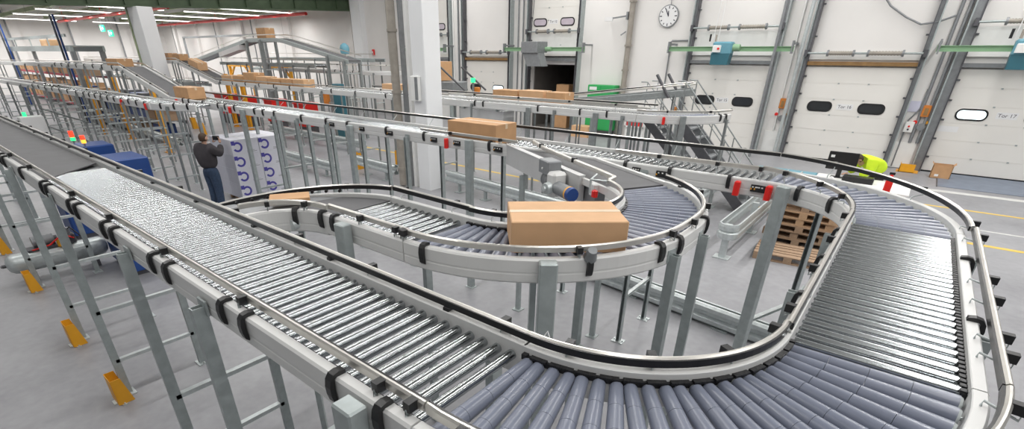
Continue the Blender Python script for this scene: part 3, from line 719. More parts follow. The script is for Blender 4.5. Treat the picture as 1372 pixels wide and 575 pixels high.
# lifting beams with hoists over the doors
def lift_beam(x0, x1, label):
    r = thing('lifting_beam', label, 'beam', ((x0+x1)/2, 22.0, 3.7), 'pale green lifting beams over the dock doors')
    m = MB(); m.box(((x0+x1)/2, 22.0, 3.87), (x1-x0, .14, .02)); m.box(((x0+x1)/2, 22.0, 3.72), (x1-x0, .14, .02)); m.box(((x0+x1)/2, 22.0, 3.795), (x1-x0, .035, .14)); m.build('i_beam', 'green', r)
    for x in (x0+.05, x1-.05): MB().box((x, 22.0, 3.85), (.05, .22, .42)).box((x, 22.4, 3.97), (.07, .8, .07)).build('end_bracket', 'mgrey', r)
lift_beam(-25.4, -21.7, 'pale green lifting beam right behind the white pillar')
lift_beam(-17.45, -12.7, 'pale green lifting beam across the open dark loading bay')
lift_beam(-8.75, -4.1, 'pale green lifting beam carrying the blue hoist in the centre right')
lift_beam(-.12, 5.2, 'pale green lifting beam at the right edge of the picture')
def hoist(x, label, blue=True):
    r = thing('chain_hoist', label, 'hoist', (x, 21.9, 3.2))
    if blue:
        m = MB(); m.bbox((x, 21.86, 3.84), (.72, .40, .40), .05); m.build('body', 'hblue', r)
        MB().slab([(x-.36, 21.66, 3.64), (x+.34, 21.66, 3.64), (x+.30, 21.66, 3.24), (x-.34, 21.66, 3.24)], (0, .40, 0)).build('chain_box', 'teal', r)
        m = MB(); m.bbox((x-.17, 21.62, 3.80), (.30, .10, .24), .02, 0, 'white'); m.cyl((x-.09, 21.56, 3.80), (x-.09, 21.52, 3.80), .04, n=10, mat='red'); m.build('control_box', None, r)
        m = MB(); m.cyl((x+.36, 21.86, 3.84), (x+.60, 21.86, 3.84), .13, .11, 14); m.build('motor', 'green', r)
        m = MB()
        for k in (-.42, -.24): m.tube([(x+k, 21.8, 3.95), (x+k*.9, 21.9, 6.5), (x+k*.9, 22.0, 9.5)], .012, 5)
        m.build('cables', 'paper', r)
        m = MB(); m.cyl((x-.52, 21.75, 4.05), (x-.52, 21.75, 4.30), .035, n=8, mat='black'); m.cyl((x-.30, 21.75, 4.05), (x-.30, 21.75, 4.28), .035, n=8, mat='pipe'); m.build('plugs', None, r)
    else:
        m = MB(); m.bbox((x, 21.6, 3.88), (.95, .9, .48), .02, 0, 'mgrey'); m.build('body', None, r)
        MB().slab([(x-.42, 21.25, 3.64), (x+.46, 21.25, 3.64), (x+.72, 21.25, 3.05), (x-.16, 21.25, 3.05)], (0, .55, 0)).build('chute', 'mgrey', r)
        m = MB(); m.cyl((x+.48, 21.9, 3.80), (x+.80, 21.9, 3.80), .10, n=12); m.build('motor', 'green', r)
        m = MB(); m.tube([(x-.3, 21.7, 4.12), (x-.3, 21.9, 6), (x-.3, 22, 9.5)], .015, 5); m.build('cable', 'dgrey', r)
hoist(-6.5, 'blue chain hoist hanging from the beam over the centre right dock door')
hoist(1.95, 'blue chain hoist cut by the right edge of the picture')
hoist(-15.25, 'grey hoist box with slanted chute over the open loading bay', False)
# wall things
def disc_clock():
    p = atY(895, 22, YW-.05); r = thing('wall_clock', 'round white wall clock with black hands high on the dock wall', 'clock', p)
    c = Vector((-9.22, YW-.02, 5.03)); f = Vector((0, -1, 0))
    m = MB(); m.cyl(c, c+f*.07, .42, n=32); m.build('case', 'mgrey', r)
    m = MB(); m.cyl(c+f*.071, c+f*.076, .385, n=32); m.build('dial', 'paper', r)
    m = MB()
    for i in range(12):
        a = rad(30*i); q = c+f*.078+Vector((math.sin(a)*.32, 0, math.cos(a)*.32)); m.box(q, (.035, .006, .10 if i % 3 == 0 else .07), 0, None, 0, a)
    m.build('hour_marks', 'ink', r)
    for nme, a, L in (('hour_hand', -5, .20), ('minute_hand', -28, .30)):
        q = c+f*.083+Vector((math.sin(rad(a))*L*.45, 0, math.cos(rad(a))*L*.45)); MB().box(q, (.035, .006, L), 0, None, 0, rad(a)).build(nme, 'ink', r)
    m = MB(); m.cyl(c+Vector((.03, -.03, .4)), c+Vector((.03, -.03, 4.4)), .015, n=6); m.build('conduit', 'mgrey', r)
disc_clock()
def pipe(name, label, pts, rr, mat, cat='pipe', rings=()):
    r = thing(name, label, cat, pts[0]); m = MB(); m.tube(pts, rr, 10); m.build('pipe_run', mat, r)
    if rings:
        k = MB()
        for z in rings: k.cyl((pts[0][0], pts[0][1], z), (pts[0][0], pts[0][1], z+.08), rr*1.35, n=12)
        k.build('pipe_collars', mat, r)
    return r
pipe('downpipe', 'brown grey downpipe on the dock wall right of the green cabinet', [(-10.84, YW-.175, .0), (-10.84, YW-.175, 9.4)], .12, 'pipe', rings=(1.2, 2.2, 2.9, 3.9, 5.6))
pipe('conduit', 'bent grey conduit on the wall left of the centre right dock door', [(-8.95, YW-.05, 0), (-8.95, YW-.05, 4.05), (-8.90, YW-.05, 4.12), (-8.25, YW-.05, 4.12)], .03, 'mgrey')
pipe('conduit', 'slim grey pipe crossing in front of the centre right dock door', [(-4.62, 21.6, .02), (-4.62, 21.6, 9.3)], .05, 'mgrey')
pipe('conduit', 'slim white pipe on the wall strip between the two middle right doors', [(-4.22, YW-.05, .885), (-4.22, YW-.05, 9.3)], .03, 'white')
pipe('conduit', 'steel conduit beside the left track of the door marked Tor 16', [(-3.93, YW-.35, 0), (-3.93, YW-.35, 9.3)], .06, 'galvl')
pipe('conduit', 'grey conduit on the wall strip left of the rightmost door', [(.10, YW-.06, .885), (.10, YW-.06, 9.3)], .05, 'mgrey')
pipe('conduit', 'second grey conduit on the strip left of the rightmost door, with cables', [(.30, YW-.08, .885), (.30, YW-.08, 9.3)], .05, 'mgrey')
pipe('conduit', 'slim conduit running down to the floor beside the yellow corner guard', [(-.16, YW-.05, .05), (-.16, YW-.05, 1.6), (.05, YW-.05, 2.0), (.05, YW-.05, 2.6)], .025, 'mgrey')
pipe('cable', 'grey cable sagging across the panel above the door marked Tor 16', [(-2.1, YW-.14, 5.5), (-1.7, YW-.14, 5.05), (-1.2, YW-.14, 4.72), (-.75, YW-.14, 4.50), (-.35, YW-.2, 4.55), (.05, YW-.2, 4.72)], .03, 'mgrey', 'cable')
for i, x in enumerate((-17.1, -16.8)): pipe('conduit', ('slim conduit left of the open bay', 'slim conduit touching the left track of the open bay')[i], [(x, YW-.05, 0), (x, YW-.05, 9.3)], .035, 'mgrey')
for i, x in enumerate((-21.75, -21.35)): pipe('conduit', ('white pipe on the strip right of the pillar', 'grey pipe on the strip right of the pillar')[i], [(x, YW-.05, 0), (x, YW-.05, 9.3)], .05, ('white', 'mgrey')[i])
def control(x, z, label, style):
    r = thing('control_box', label, 'switch box', (x, YW-.05, z))
    if style == 0:
        m = MB(); m.bbox((x, YW-.08, z), (.22, .14, .36), .02); m.build('enclosure', 'orange', r)
        m = MB(); m.box((x, YW-.156, z-.02), (.10, .01, .22)); m.build('front_label', 'brown', r)
    elif style == 1:
        m = MB(); m.bbox((x, YW-.08, z), (.26, .14, .34), .02); m.build('enclosure', 'white', r)
        for k, c in ((-.08, 'ink'), (.02, 'red')): MB().cyl((x, YW-.15, z+k), (x, YW-.18, z+k), .03, n=10).build('push_button', c, r)
    else:
        m = MB(); m.cyl((x, YW-.02, z), (x, YW-.16, z), .11, n=14); m.build('socket', 'mgrey', r)
        MB().cyl((x-.20, YW-.02, z+.14), (x-.20, YW-.12, z+.14), .06, n=12).build('emergency_button', 'red', r); MB().cyl((x+.10, YW-.02, z+.15), (x+.10, YW-.12, z+.15), .05, n=12).build('knob', 'yellow', r)
control(-4.12, 1.92, 'orange control box left of the door marked Tor 16', 0); control(-4.05, 1.38, 'grey socket with red button below the orange box left of Tor 16', 2)
control(.22, 1.93, 'orange control box left of the rightmost dock door', 0); control(-.08, 1.40, 'pale push button box left of the rightmost dock door', 1); control(.24, 1.42, 'socket with red and yellow knobs left of the rightmost dock door', 2)
control(-8.2, 1.36, 'orange control box left of the centre right door, low beside its track', 0); control(-17.15, 1.6, 'orange control box at the left of the open bay', 0)
o = MB().box((-.14, YW-.02, 2.05), (.30, .02, .34)).build('notice_sheet', 'lilac'); tag(o, 'lilac notice sheet on the wall strip beside the door marked Tor 16', 'notice')
for i, x in enumerate((-4.15, .0)):
    m = MB(); m.box((x, YW-.03, .45), (.72 if i == 0 else .62, .06, .86)); o = m.build('wall_panel', 'white'); tag(o, ('white kick panel low on the wall left of Tor 16', 'white kick panel low on the wall left of the rightmost door')[i], 'panel')
r = thing('fire_alarm', 'small red fire alarm box on the far white wall left of the pillar', 'alarm', (-29.2, YW-.05, 3.64)); MB().bbox((-29.2, YW-.045, 3.64), (.22, .1, .34), .02).build('box', 'red', r); MB().cyl((-29.2, YW-.11, 3.64), (-29.2, YW-.13, 3.64), .06, n=10).build('push_glass', 'paper', r)
r = thing('wall_camera', 'grey camera bracket high on the wall left of the brown downpipe', 'camera', (-11.2, YW-.1, 5.1)); m = MB(); m.box((-11.0, YW-.15, 5.1), (.08, .3, .30)); m.beam((-11.0, YW-.2, 5.1), (-11.7, YW-.45, 5.0), .06, .06); m.build('bracket', 'mgrey', r); MB().box((-11.75, YW-.5, 4.98), (.34, .16, .16), .3).build('housing', 'paper', r); MB().beam((-11.05, YW-.1, 4.5), (-11.25, YW-.2, 4.35), .05, .05).build('sensor', 'mgrey', r)
r = thing('cabinet', 'bright green cabinet against the dock wall right of the open bay', 'cabinet', (-11.75, 22.45, 0)); m = MB(); m.bbox((-11.75, 22.45, 1.30), (1.40, .5, 2.0), .02); m.build('body', 'bgreen', r)
for k in (-1, 1): m = MB(); m.box((-11.75+k*.345, 22.19, 1.30), (.66, .02, 1.9)); d = m.build('door', 'bgreen', r); MB().box((-11.75+k*.06, 22.17, 1.3), (.03, .02, .18)).build('handle', 'mgrey', d)
MB().box((-12.15, 22.175, 2.15), (.38, .01, .14)).build('label_plate', 'paper', r); MB().box((-11.75, 22.45, .15), (1.3, .45, .3)).build('plinth', 'dgrey', r)
r = thing('hose_cabinet', 'white framed box with red hose behind glass low on the wall right of the downpipe', 'cabinet', (-10.0, 22.6, .55)); m = MB()
for a, b, w, h in ((-10.0, 1.10, .95, .06), (-10.0, .56, .95, .06), (-10.45, .83, .06, .6), (-9.55, .83, .06, .6)): m.box((a, 22.62, b), (w, .3, h))
m.build('frame', 'white', r); MB().bbox((-10.0, 22.62, .83), (.82, .2, .46), .05).build('hose_reel', 'red', r); MB().box((-10, 22.65, .28), (.9, .2, .55)).build('stand', 'white', r)
# floor marks and dock plates
def mark(name, label, pts, mat, z=.002):
    m = MB(); m.prism(pts, .0005, z+.0015); o = m.build(name, mat); tag(o, label, 'floor marking')
mark('floor_line', 'long yellow floor line nearer the dock doors on the right', [(-20, 17.15), (6, 17.3), (6, 17.42), (-20, 17.27)], 'floorpaint')
mark('floor_line', 'yellow floor line nearer the camera at the right edge', [(-3.2, 14.0), (6, 14.05), (6, 14.20), (-3.2, 14.15)], 'floorpaint')
mark('floor_line', 'faint white line on the floor between the two yellow lines', [(0, 15.35), (6, 15.4), (6, 15.48), (0, 15.43)], 'whitepaint')
mark('floor_line', 'worn white floor line along the dock doors at right', [(-.6, 19.3), (6, 19.5), (6, 19.8), (-.6, 19.6)], 'whitepaint')
mark('floor_line', 'yellow floor line seen under the back conveyor behind the pillar', [(-26, 13.05), (-6.2, 12.6), (-6.2, 12.72), (-26, 13.2)], 'floorpaint')
r = thing('dock_leveller', 'blue grey dock leveller plate in the floor before the rightmost door', 'dock plate', (2.3, 21.5, 0)); m = MB(); m.slab([(1.15, 20.2, .004), (3.45, 20.2, .004), (3.45, 22.68, .012), (1.15, 22.68, .012)], (0, 0, .006)); m.build('plate', 'ramp', r)
for x in (1.13, 3.47): MB().box((x, 21.4, .006), (.03, 2.5, .012)).build('edge_joint', 'dgrey', r)
r = thing('corner_guard', 'yellow corner guard on the floor at the foot of the right door track', 'guard', (.30, 22.2, 0)); m = MB(); m.slab([(.08, 22.05, 0), (.50, 22.05, 0), (.50, 22.05, .28), (.08, 22.05, .28)], (0, .02, 0)); m.slab([(.08, 22.05, 0), (.08, 22.4, 0), (.08, 22.4, .28), (.08, 22.05, .28)], (.02, 0, 0)); m.build('bent_plate', 'yellow', r); MB().box((.32, 22.3, .01), (.6, .5, .02)).build('base_plate', 'yellow', r)
# ================================================================== BACKGROUND CONVEYORS
def simple_conv(name, label, pts, kind, legs=(), rails=(), clips=(), step=.12, plates=(), tags=(), frame_mat='frame', wide=False, **kw):
    p = at(pts, plen(pts)/2)[0]
    r = thing(name, label, 'conveyor', (p.x, p.y, 0))
    conveyor(r, pts, kind, step=step, rails=rails, clips=clips, legs=[dict(dict(w=.05, d=.04, mat='galvd'), **l) for l in legs], plates=plates, tags=tags, frame_mat=frame_mat, **kw)
    return r
YL = 4.92
# back line, left: belt strand parallel to the front line, offset towards the camera
simple_conv('roller_conveyor', 'short roller spur joining the back line left of the white carton stack', [Vector((-15.2, YL, Z)), Vector((-14.95, YL+.05, Z)), Vector((-14.0, 5.45, Z))], 'roller', step=.085, frames=(-1,), legs=[dict(s=.5, braces=(.5, 1.2), sides=(-1,))], clips=[(.3, -1), (.7, -1), (1.1, -1)])
simple_conv('roller_conveyor', 'left back roller conveyor on many slim legs above the floor barriers', seg((-21.5, YL), (-15.2, YL), 2.38, 2.4), 'roller', step=.085, roll_range=(.05, 6.25),
    rails=[dict(lat=-.36, z0=.15, z1=.15, black=True, cl=[1, 3, 5])], clips=[(.4+i*.62, -1) for i in range(10)], tags=[(4.2, -1), (6.1, -1)], plates=[(2.2, -1, .13)],
    legs=[dict(s=x, braces=(.45, 1.05, 1.6)) for x in (.4, 2.3, 4.3, 6.1)])
LEFTLINE = simple_conv('roller_conveyor', 'leftmost back roller conveyor, reaching into the far left racks', seg((-29, YL), (-21.5, YL), 2.34, 2.38), 'roller', step=.085, roll_range=(.05, 7.4),
    rails=[dict(lat=-.36, z0=.15, z1=.15, black=True, cl=[1, 3, 5])], clips=[(.4+i*1.1, -1) for i in range(7)],
    legs=[dict(s=x, braces=(.45, 1.05, 1.6)) for x in (.6, 2.8, 5.0, 7.1)])
simple_conv('belt_conveyor', 'far left belt strand beyond the left back roller line', seg((-44, YL), (-29, YL), 2.25, 2.34), 'belt',
    rails=[dict(lat=-.36, z0=.15, z1=.15, black=True)], legs=[dict(s=x, braces=(.5, 1.2)) for x in (1, 4, 7, 10, 13, 14.6)])
for bz in (.75, 1.45):
    MB().chan((-28.4, YL-.415, bz), (-21.6, YL-.415, bz), .05, .04, .006, (0, 0, 1)).build('long_brace', 'galvd', LEFTLINE)
# descending belt onto the back line with its high feeder
simple_conv('belt_conveyor', 'nearer descending dark belt coming down onto the back line beside the square pillar', seg((-20.6, YB), (-16.95, YB), 3.15, 2.41), 'belt',
    rails=[dict(lat=-.36, z0=.12, z1=.12, black=True, cl=[.6, 1.6, 2.6]), dict(lat=.36, z0=.10, z1=.10, black=False, cl=[.6, 1.6, 2.6])], legs=[dict(s=.3, braces=(.5, 1.2, 2.0))])
simple_conv('roller_conveyor', 'nearer high conveyor level at upper left feeding the descending belt', seg((-34, YB), (-20.6, YB), 3.10, 3.15), 'roller', step=.14,
    rails=[dict(lat=-.36, z0=.12, z1=.12, black=True), dict(lat=.36, z0=.10, z1=.10, black=False)], clips=[(5+i*1.1, -1) for i in range(8)], legs=[dict(s=x, braces=(.6, 1.4, 2.2)) for x in (2, 4.5, 7, 9.5, 11.5, 13.2)])
simple_conv('belt_conveyor', 'nearer high belt strand at the far left edge', seg((-56, YB), (-34, YB), 2.9, 3.10), 'belt', rails=[dict(lat=.36, z0=.10, z1=.10, black=False)], legs=[dict(s=x, braces=(.6, 1.4, 2.2)) for x in (4, 9, 14, 18, 21)])
YC = 10.98
simple_conv('belt_conveyor', 'farther descending dark belt with cartons running down towards the red bins', seg((-29.6, YC), (-25.6, YC), 3.20, 2.41), 'belt',
    rails=[dict(lat=-.36, z0=.12, z1=.12, black=True, cl=[.6, 1.6, 2.6]), dict(lat=.36, z0=.10, z1=.10, black=False)], legs=[dict(s=.3, braces=(.5, 1.2, 2.0))])
simple_conv('roller_conveyor', 'farther high conveyor level behind the square pillar', seg((-46, YC), (-29.6, YC), 3.15, 3.20), 'roller', step=.17,
    rails=[dict(lat=-.36, z0=.12, z1=.12, black=True)], legs=[dict(s=x, braces=(.6, 1.4, 2.2)) for x in (2, 5, 8, 11, 14, 16)])
simple_conv('roller_conveyor', 'row of the far line carrying many cartons, left of the white pillar', seg((-25.6, YC), (-17.4, YC)), 'roller', step=.085, roll_range=(.04, 8.1),
    rails=[dict(lat=-.36, z0=.12, z1=.12, black=True)], clips=[(.6+i*1.2, -1) for i in range(6)], legs=[dict(s=x, braces=(.5, 1.2)) for x in (.5, 2.2, 3.9, 5.6, 7.5)])
simple_conv('roller_conveyor', 'far roller line passing right behind the white pillar', seg((-17.4, YC), (-10.4, YC)), 'roller', step=.085, roll_range=(.04, 6.9),
    rails=[dict(lat=-.36, z0=.15, z1=.15, black=True, cl=[1, 2.5, 4, 5.5])], clips=[(1.2, -1), (2.6, -1), (4.2, -1), (5.6, -1), (5.9, -1), (6.6, -1)], legs=[dict(s=x, braces=(.5, 1.2)) for x in (.6, 2.6, 4.6, 6.5)])
simple_conv('roller_conveyor', 'far roller line in front of the open bay and the green cabinet', seg((-10.4, YC), (-4.7, YC)), 'roller', step=.085, roll_range=(.04, 5.6),
    rails=[dict(lat=-.36, z0=.20, z1=.20, black=True, cl=[1, 2.5, 4, 5.2]), dict(lat=.36, z0=.10, z1=.10, black=False)], clips=[(1.0, -1), (1.3, -1), (3.1, -1), (4.3, -1), (5.0, -1)],
    legs=[dict(s=x, braces=(.8,), big=(-1,)) for x in (2.85, 4.75)]+[dict(s=x, braces=()) for x in (.9, 3.6, 5.4)])
# second lane beside it
simple_conv('roller_conveyor', 'outer lane of the far line with cartons before the open bay', seg((-16, YC+.93), (-4.9, YC+.93)), 'roller', step=.12, roll_range=(.04, 11), 
    rails=[dict(lat=.36, z0=.10, z1=.10, black=True)], legs=[dict(s=x, braces=()) for x in (2, 5, 8, 10.5)])
simple_conv('curved_roller_conveyor', 'far roller bend of sleeved rollers ending at the steel stairs', arc((-4.7, YC+1.21), 1.21, -90, -5), 'sleeve', step=1.21*rad(4.1), sl=1, roller_name='sleeved_roller', roll_range=(.05, 1.75),
    rails=[dict(lat=-.37, z0=.12, z1=.12, black=False, cl=[.5, 1.2])], clips=[(1.45, -1), (1.6, -1)], tags=[(.45, -1)], legs=[dict(s=.75, big=(-1,), top=-.02, braces=(.9,)), dict(s=1.6, sides=(-1,), braces=())])
simple_conv('belt_conveyor', 'grey telescopic belt rising towards the wall right of the green cabinet', seg((-8.6, 12.95), (-4.9, 14.6), 2.30, 2.74), 'belt', frame_mat='galvd', rails=[dict(lat=-.36, z0=.16, z1=.16, black=True), dict(lat=.36, z0=.16, z1=.16, black=True)], legs=[dict(s=x, braces=(.6,)) for x in (1, 3.6)])
r = bpy.data.objects['belt_conveyor.%03d' % max(int(o.name.split('.')[1]) for o in bpy.data.objects if o.name.startswith('belt_conveyor.'))]
for y0 in (13.9, 14.7):
    m = MB(); m.beam((-5.3, y0, 2.55), (-5.75, y0+.1, 3.1), .07, .05); m.build('end_post', 'dgrey', r)
# silver drive panels under the far line
r = thing('drive_panel', 'grey drive panel hanging under the far line behind the brown carton', 'panel', (-9.3, YC, 1.73))
MB().bbox((-9.3, YC, 1.98), (1.6, .50, .50), .02).build('housing', 'beltside', r)
for k in (-.6, .6): MB().box((-9.3+k, YC, 2.24), (.05, .60, .06)).build('hanger', 'galv', r)

# bridge conveyor arching over everything at the back left
BY = 14.0
br = [Vector((-35.0, BY, 3.2)), Vector((-28.3, BY, 4.15)), Vector((-27.6, BY, 4.20)), Vector((-25.2, BY, 4.20)), Vector((-24.4, BY, 4.14)), Vector((-19.3, BY, 3.30))]
simple_conv('bridge_conveyor', 'arched bridge conveyor rising over the lines in the back left with a carton on top', br, 'belt', frame_mat='galv', rails=[dict(lat=-.37, z0=.18, z1=.18, black=False), dict(lat=.37, z0=.18, z1=.18, black=False)],
    legs=[dict(s=x, braces=(.8, 1.8, 2.8), w=.12, d=.10) for x in (7.2, 8.6, 14.4, 15.6)])
m = MB(); m.slab([(-31.2, BY-.5, 3.35), (-28.6, BY-.5, 3.72), (-28.6, BY-.5, 3.95), (-31.2, BY-.5, 3.58)], (0, .5, 0)); o = m.build('drip_tray', 'paper', None); tag(o, 'pale tray slung under the rising side of the bridge conveyor', 'tray')
# curved high strand left of the white pillar
simple_conv('curved_belt_conveyor', 'pale curved high conveyor left of the white pillar under the fire alarm', chain_pts(seg((-29, 16), (-21.0, 16), 2.78), arc((-21.0, 17.2), 1.2, -90, 0, 2.78)), 'belt', rails=[dict(lat=-.37, z0=.30, z1=.30, black=False, cl=[2, 4, 6, 8, 9])], clips=[(5.2+i*.5, -1) for i in range(6)],
    legs=[dict(s=x, braces=(.6, 1.4)) for x in (1, 3, 5, 7, 8.5)])
simple_conv('roller_conveyor', 'second tier of conveyor stacked above at the foot of the bridge', seg((-34, 15.02), (-23.5, 15.02), 3.05), 'roller', step=.12, frame_mat='galv', rails=[dict(lat=-.37, z0=.25, z1=.25, black=False)], legs=[dict(s=x, braces=(.8, 1.7)) for x in (1, 3.5, 6, 8.5, 10)])
simple_conv('roller_conveyor', 'third tier of conveyor behind the bridge conveyor', seg((-34, 17.9), (-22.5, 17.9), 3.3), 'roller', step=.12, frame_mat='galv', rails=[dict(lat=-.37, z0=.25, z1=.25, black=False)], legs=[dict(s=x, braces=(.8, 1.7)) for x in (1, 3.5, 6, 8.5, 11)])
for k, (x0, x1, y, z) in enumerate(((-47, -31, 12.15, 2.1), (-47, -33, 13.1, 1.9), (-40, -30, 19.5, 2.6))):
    simple_conv('roller_conveyor', ('low grey conveyor strand behind the farther descending belt', 'low grey conveyor strand at far left between the racks', 'deepest grey conveyor strand near the dock wall')[k], seg((x0, y), (x1, y), z), 'roller', step=.17, frame_mat='galv', rails=[dict(lat=-.37, z0=.2, z1=.2, black=False)], legs=[dict(s=s, braces=(.5, 1.1)) for s in (1, 4, 7, 9.5)])

# cartons on the background lines
bx = [(-21.7, YB, 3.147, 1.2, .46, .24, 'brown carton at the head of the nearer descending belt', .0), (-16.3, YB, 2.41, 1.0, .46, .30, 'brown carton at the bottom of the nearer descending belt', 0),
      (-29.9, YC, 3.21, .9, .45, .30, 'carton at the head of the farther descending belt', 0), (-31.2, YC, 3.205, .8, .45, .34, 'carton on the farther high level, right of the square pillar', 0), (-32.7, YC, 3.20, 1.3, .45, .26, 'long carton on the farther high level just right of the square pillar', 0),
      (-26.5, BY, 4.21, .9, .5, .48, 'brown carton on the crest of the bridge conveyor', 0),
      (-20.6, 15.2, 3.06, .8, .5, .26, 'yellowish carton at the foot of the bridge conveyor', 0)]
bx = [b for b in bx if b[0] != -20.6]
for x, y, z, w, d, h, lb, rz in bx: carton('carton', (x, y, z), (w, d, h), rz, lb, 'card')
c_ = carton('carton', (-28.0, YC, 2.90), (1.05, .46, .34), 0, 'large carton riding down the farther descending belt', 'cardl'); c_.rotation_euler = (0, math.atan2(.79, 4.0), 0)
k = 0
pos = ('first', 'second', 'third', 'fourth', 'fifth', 'sixth', 'seventh', 'eighth')
for x, w, h in ((-24.6, 1.0, .26), (-23.5, .9, .27), (-22.45, .95, .42), (-21.4, .9, .30), (-20.4, .95, .26), (-19.4, .85, .27), (-18.55, .75, .28)):
    carton('carton', (x, YC, 2.403), (w, .48, h), 0, 'brown carton in the row on the far line, %s from the left' % pos[k], 'card' if k % 3 else 'cardl', 'cartons in a row on the far line'); k += 1
for i, (x, w, h, y, lb) in enumerate(((-9.2, .9, .27, YC+.93, 'flat carton left of the dark bay on the outer lane'), (-8.3, .8, .29, YC+.93, 'flat carton in the middle of the outer lane before the bay'), (-7.5, .6, .28, YC+.93, 'rightmost flat carton on the outer lane before the bay'), (-13.9, 1.6, .24, YC+.93, 'long carton left of the white pillar on the outer lane'), (-12.55, .6, .34, YC+.93, 'taller carton touching the white pillar on its left side'))):
    carton('carton', (x, y, 2.403), (w, .46, h), 0, lb, 'cardl' if i % 2 else 'card', 'cartons on the outer lane')
carton('carton', (-14.55, 23.6, .06), (.75, .6, 2.12), 0, 'column of cartons standing inside the dark trailer', 'card')
for i, (x, z) in enumerate(((-20.2, 0), (-20.2, .0))):
    pass
st = thing('stacked_box', 'brown carton on the machine right of the white pillar', 'box', (-15.9, 15.5, 2.6))
MB().bbox((-15.9, 15.5, 2.95), (1.25, .7, .7), .01).build('carton_body', 'card', st); MB().box((-15.9, 15.145, 2.86), (1.2, .004, .03)).build('packing_tape', 'tape', st)
r = thing('sorting_machine', 'grey machine frame right of the white pillar under a brown carton', 'machine', (-15.5, 15.6, 0))
m = MB(); m.bbox((-15.7, 15.6, 2.3), (2.2, .9, .55), .03); m.build('housing', 'mgrey', r)
for x in (-16.6, -14.8):
    for y in (15.25, 15.95): MB().box((x, y, 1.02), (.09, .09, 2.03)).build('leg', 'galv', r)
MB().beam((-15.2, 15.1, 3.1), (-13.9, 15.1, 2.3), .06, .05).beam((-14.8, 15.9, 3.1), (-13.5, 15.9, 2.3), .06, .05).build('handrail', 'dgrey', r); MB().cyl((-13.55, 15.2, 2.6), (-13.55, 15.2, 2.75), .09, n=12).build('green_lamp', 'lgreen', r); MB().box((-13.55, 15.2, 1.3), (.06, .06, 2.6)).build('lamp_post', 'mgrey', r)
MB().bbox((-13.45, 15.3, 2.25), (.30, .1, .36), .02).build('switch_box', 'orange', r)

# steel stairs at the end of the far line
def stairs(x0, z0, x1, y, wd, label, n=10):
    r = thing('steel_stair', label, 'stairs', ((x0+x1)/2, y, 0), 'steel stairs at the end of the far line')
    for k in (0, 1): MB().beam((x0, y+k*wd, z0), (x1, y+k*wd, .10), .05, .24).build('stringer', 'dgrey' if k == 0 else 'mgrey', r)
    for i in range(n):
        f = (i+.5)/n; MB().box((x0+(x1-x0)*f, y+wd/2, z0*(1-f)+.05), (.26, wd-.06, .04)).build('tread', 'mgrey', r)
    for k in (0, 1):
        yy = y+k*wd
        m = MB(); m.tube([(x0-.1, yy, z0+.85), (x0+.1, yy, z0+.85), (x1, yy, .95), (x1+.1, yy, .85), (x1+.1, yy, 0)], .018, 8); m.tube([(x0, yy, z0+.45), (x1, yy, .5)], .014, 8); m.build('handrail', 'galvd', r)
        for f in (.05, .35, .65, .95): MB().cyl((x0+(x1-x0)*f, yy, z0*(1-f)+.08), (x0+(x1-x0)*f, yy, z0*(1-f)+.92), .016, n=8).build('baluster', 'galvd', r)
    for k in (0, 1): MB().box((x0+.06, y+k*wd, z0/2-.06), (.06, .06, z0-.12)).build('leg', 'galvd', r)
    return r
stairs(-6.6, 2.0, -4.6, 15.2, .8, 'steel stair left of the far bend leg, descending to the right')
stairs(-4.75, 2.15, -2.75, 13.2, .8, 'steel stair right of the far bend, descending to the right before Tor 15')
r = thing('walkway', 'steel walkway platform the two stairs lead down from', 'platform', (-6.6, 14, 0))
MB().box((-7.42, 15.6, 2.0), (1.5, 1.6, .06)).build('deck', 'mgrey', r)
for x in (-8.1, -6.78):
    for y in (14.9, 16.3): MB().box((x, y, .985), (.08, .08, 1.97)).build('leg', 'galv', r)

# racks and clutter deep on the left
def rack(x0, x1, y, zs, label, beam, load):
    r = thing('pallet_rack', label, 'rack', ((x0+x1)/2, y, 0)); n = 3
    for i in range(n+1):
        x = x0+(x1-x0)*i/n
        for k in (-.45, .45): MB().box((x, y+k, (zs[-1]+.5)/2), (.08, .06, zs[-1]+.5)).build('upright', 'mgrey', r)
    for z in zs:
        for k in (-.45, .45): MB().box(((x0+x1)/2, y+k, z), (x1-x0, .05, .14)).build('rack_beam', beam, r)
        MB().box(((x0+x1)/2, y, z+.08), (x1-x0, .85, .02)).build('shelf', 'mgrey', r)
    j = 0
    for z in zs:
        x = x0+.5
        while x < x1-.6:
            w = random.uniform(.6, 1.1); h = random.uniform(.28, .5)
            o = MB().bbox((x+w/2, y-.1, z+.09+h/2), (w, .6, h), .01).build('carton', random.choice(load)); j += 1
            tag(o, None, 'box', 'goods on the far left racks'); RACKGOODS.append((o, label))
            x += w+random.uniform(.05, .5)
    return r
RACKGOODS = []
rack(-62, -40, 9.75, (.3, 1.3, 2.15), 'far left rack with dark red beams and brown cartons', 'maroon', ['card', 'cardl', 'card', 'woodd'])
rack(-39, -25, 8.35, (.2, .8, 1.4), 'near left rack behind the pale grey cabinet with dark goods', 'mgrey', ['dgrey', 'woodd', 'blue', 'dgrey', 'card'])
for o, lb in RACKGOODS:
    m = o.data.materials[0].name
    kind = {'brown cardboard': 'brown carton', 'light brown cardboard': 'light brown carton', 'weathered pallet wood': 'dull wooden box', 'dark grey metal': 'dark grey box', 'machine blue': 'blue box'}[m]
    o['label'] = '%s on the %s' % (kind, lb.replace(' with dark red beams and brown cartons', ' with red beams').replace(' with dark goods', ''))
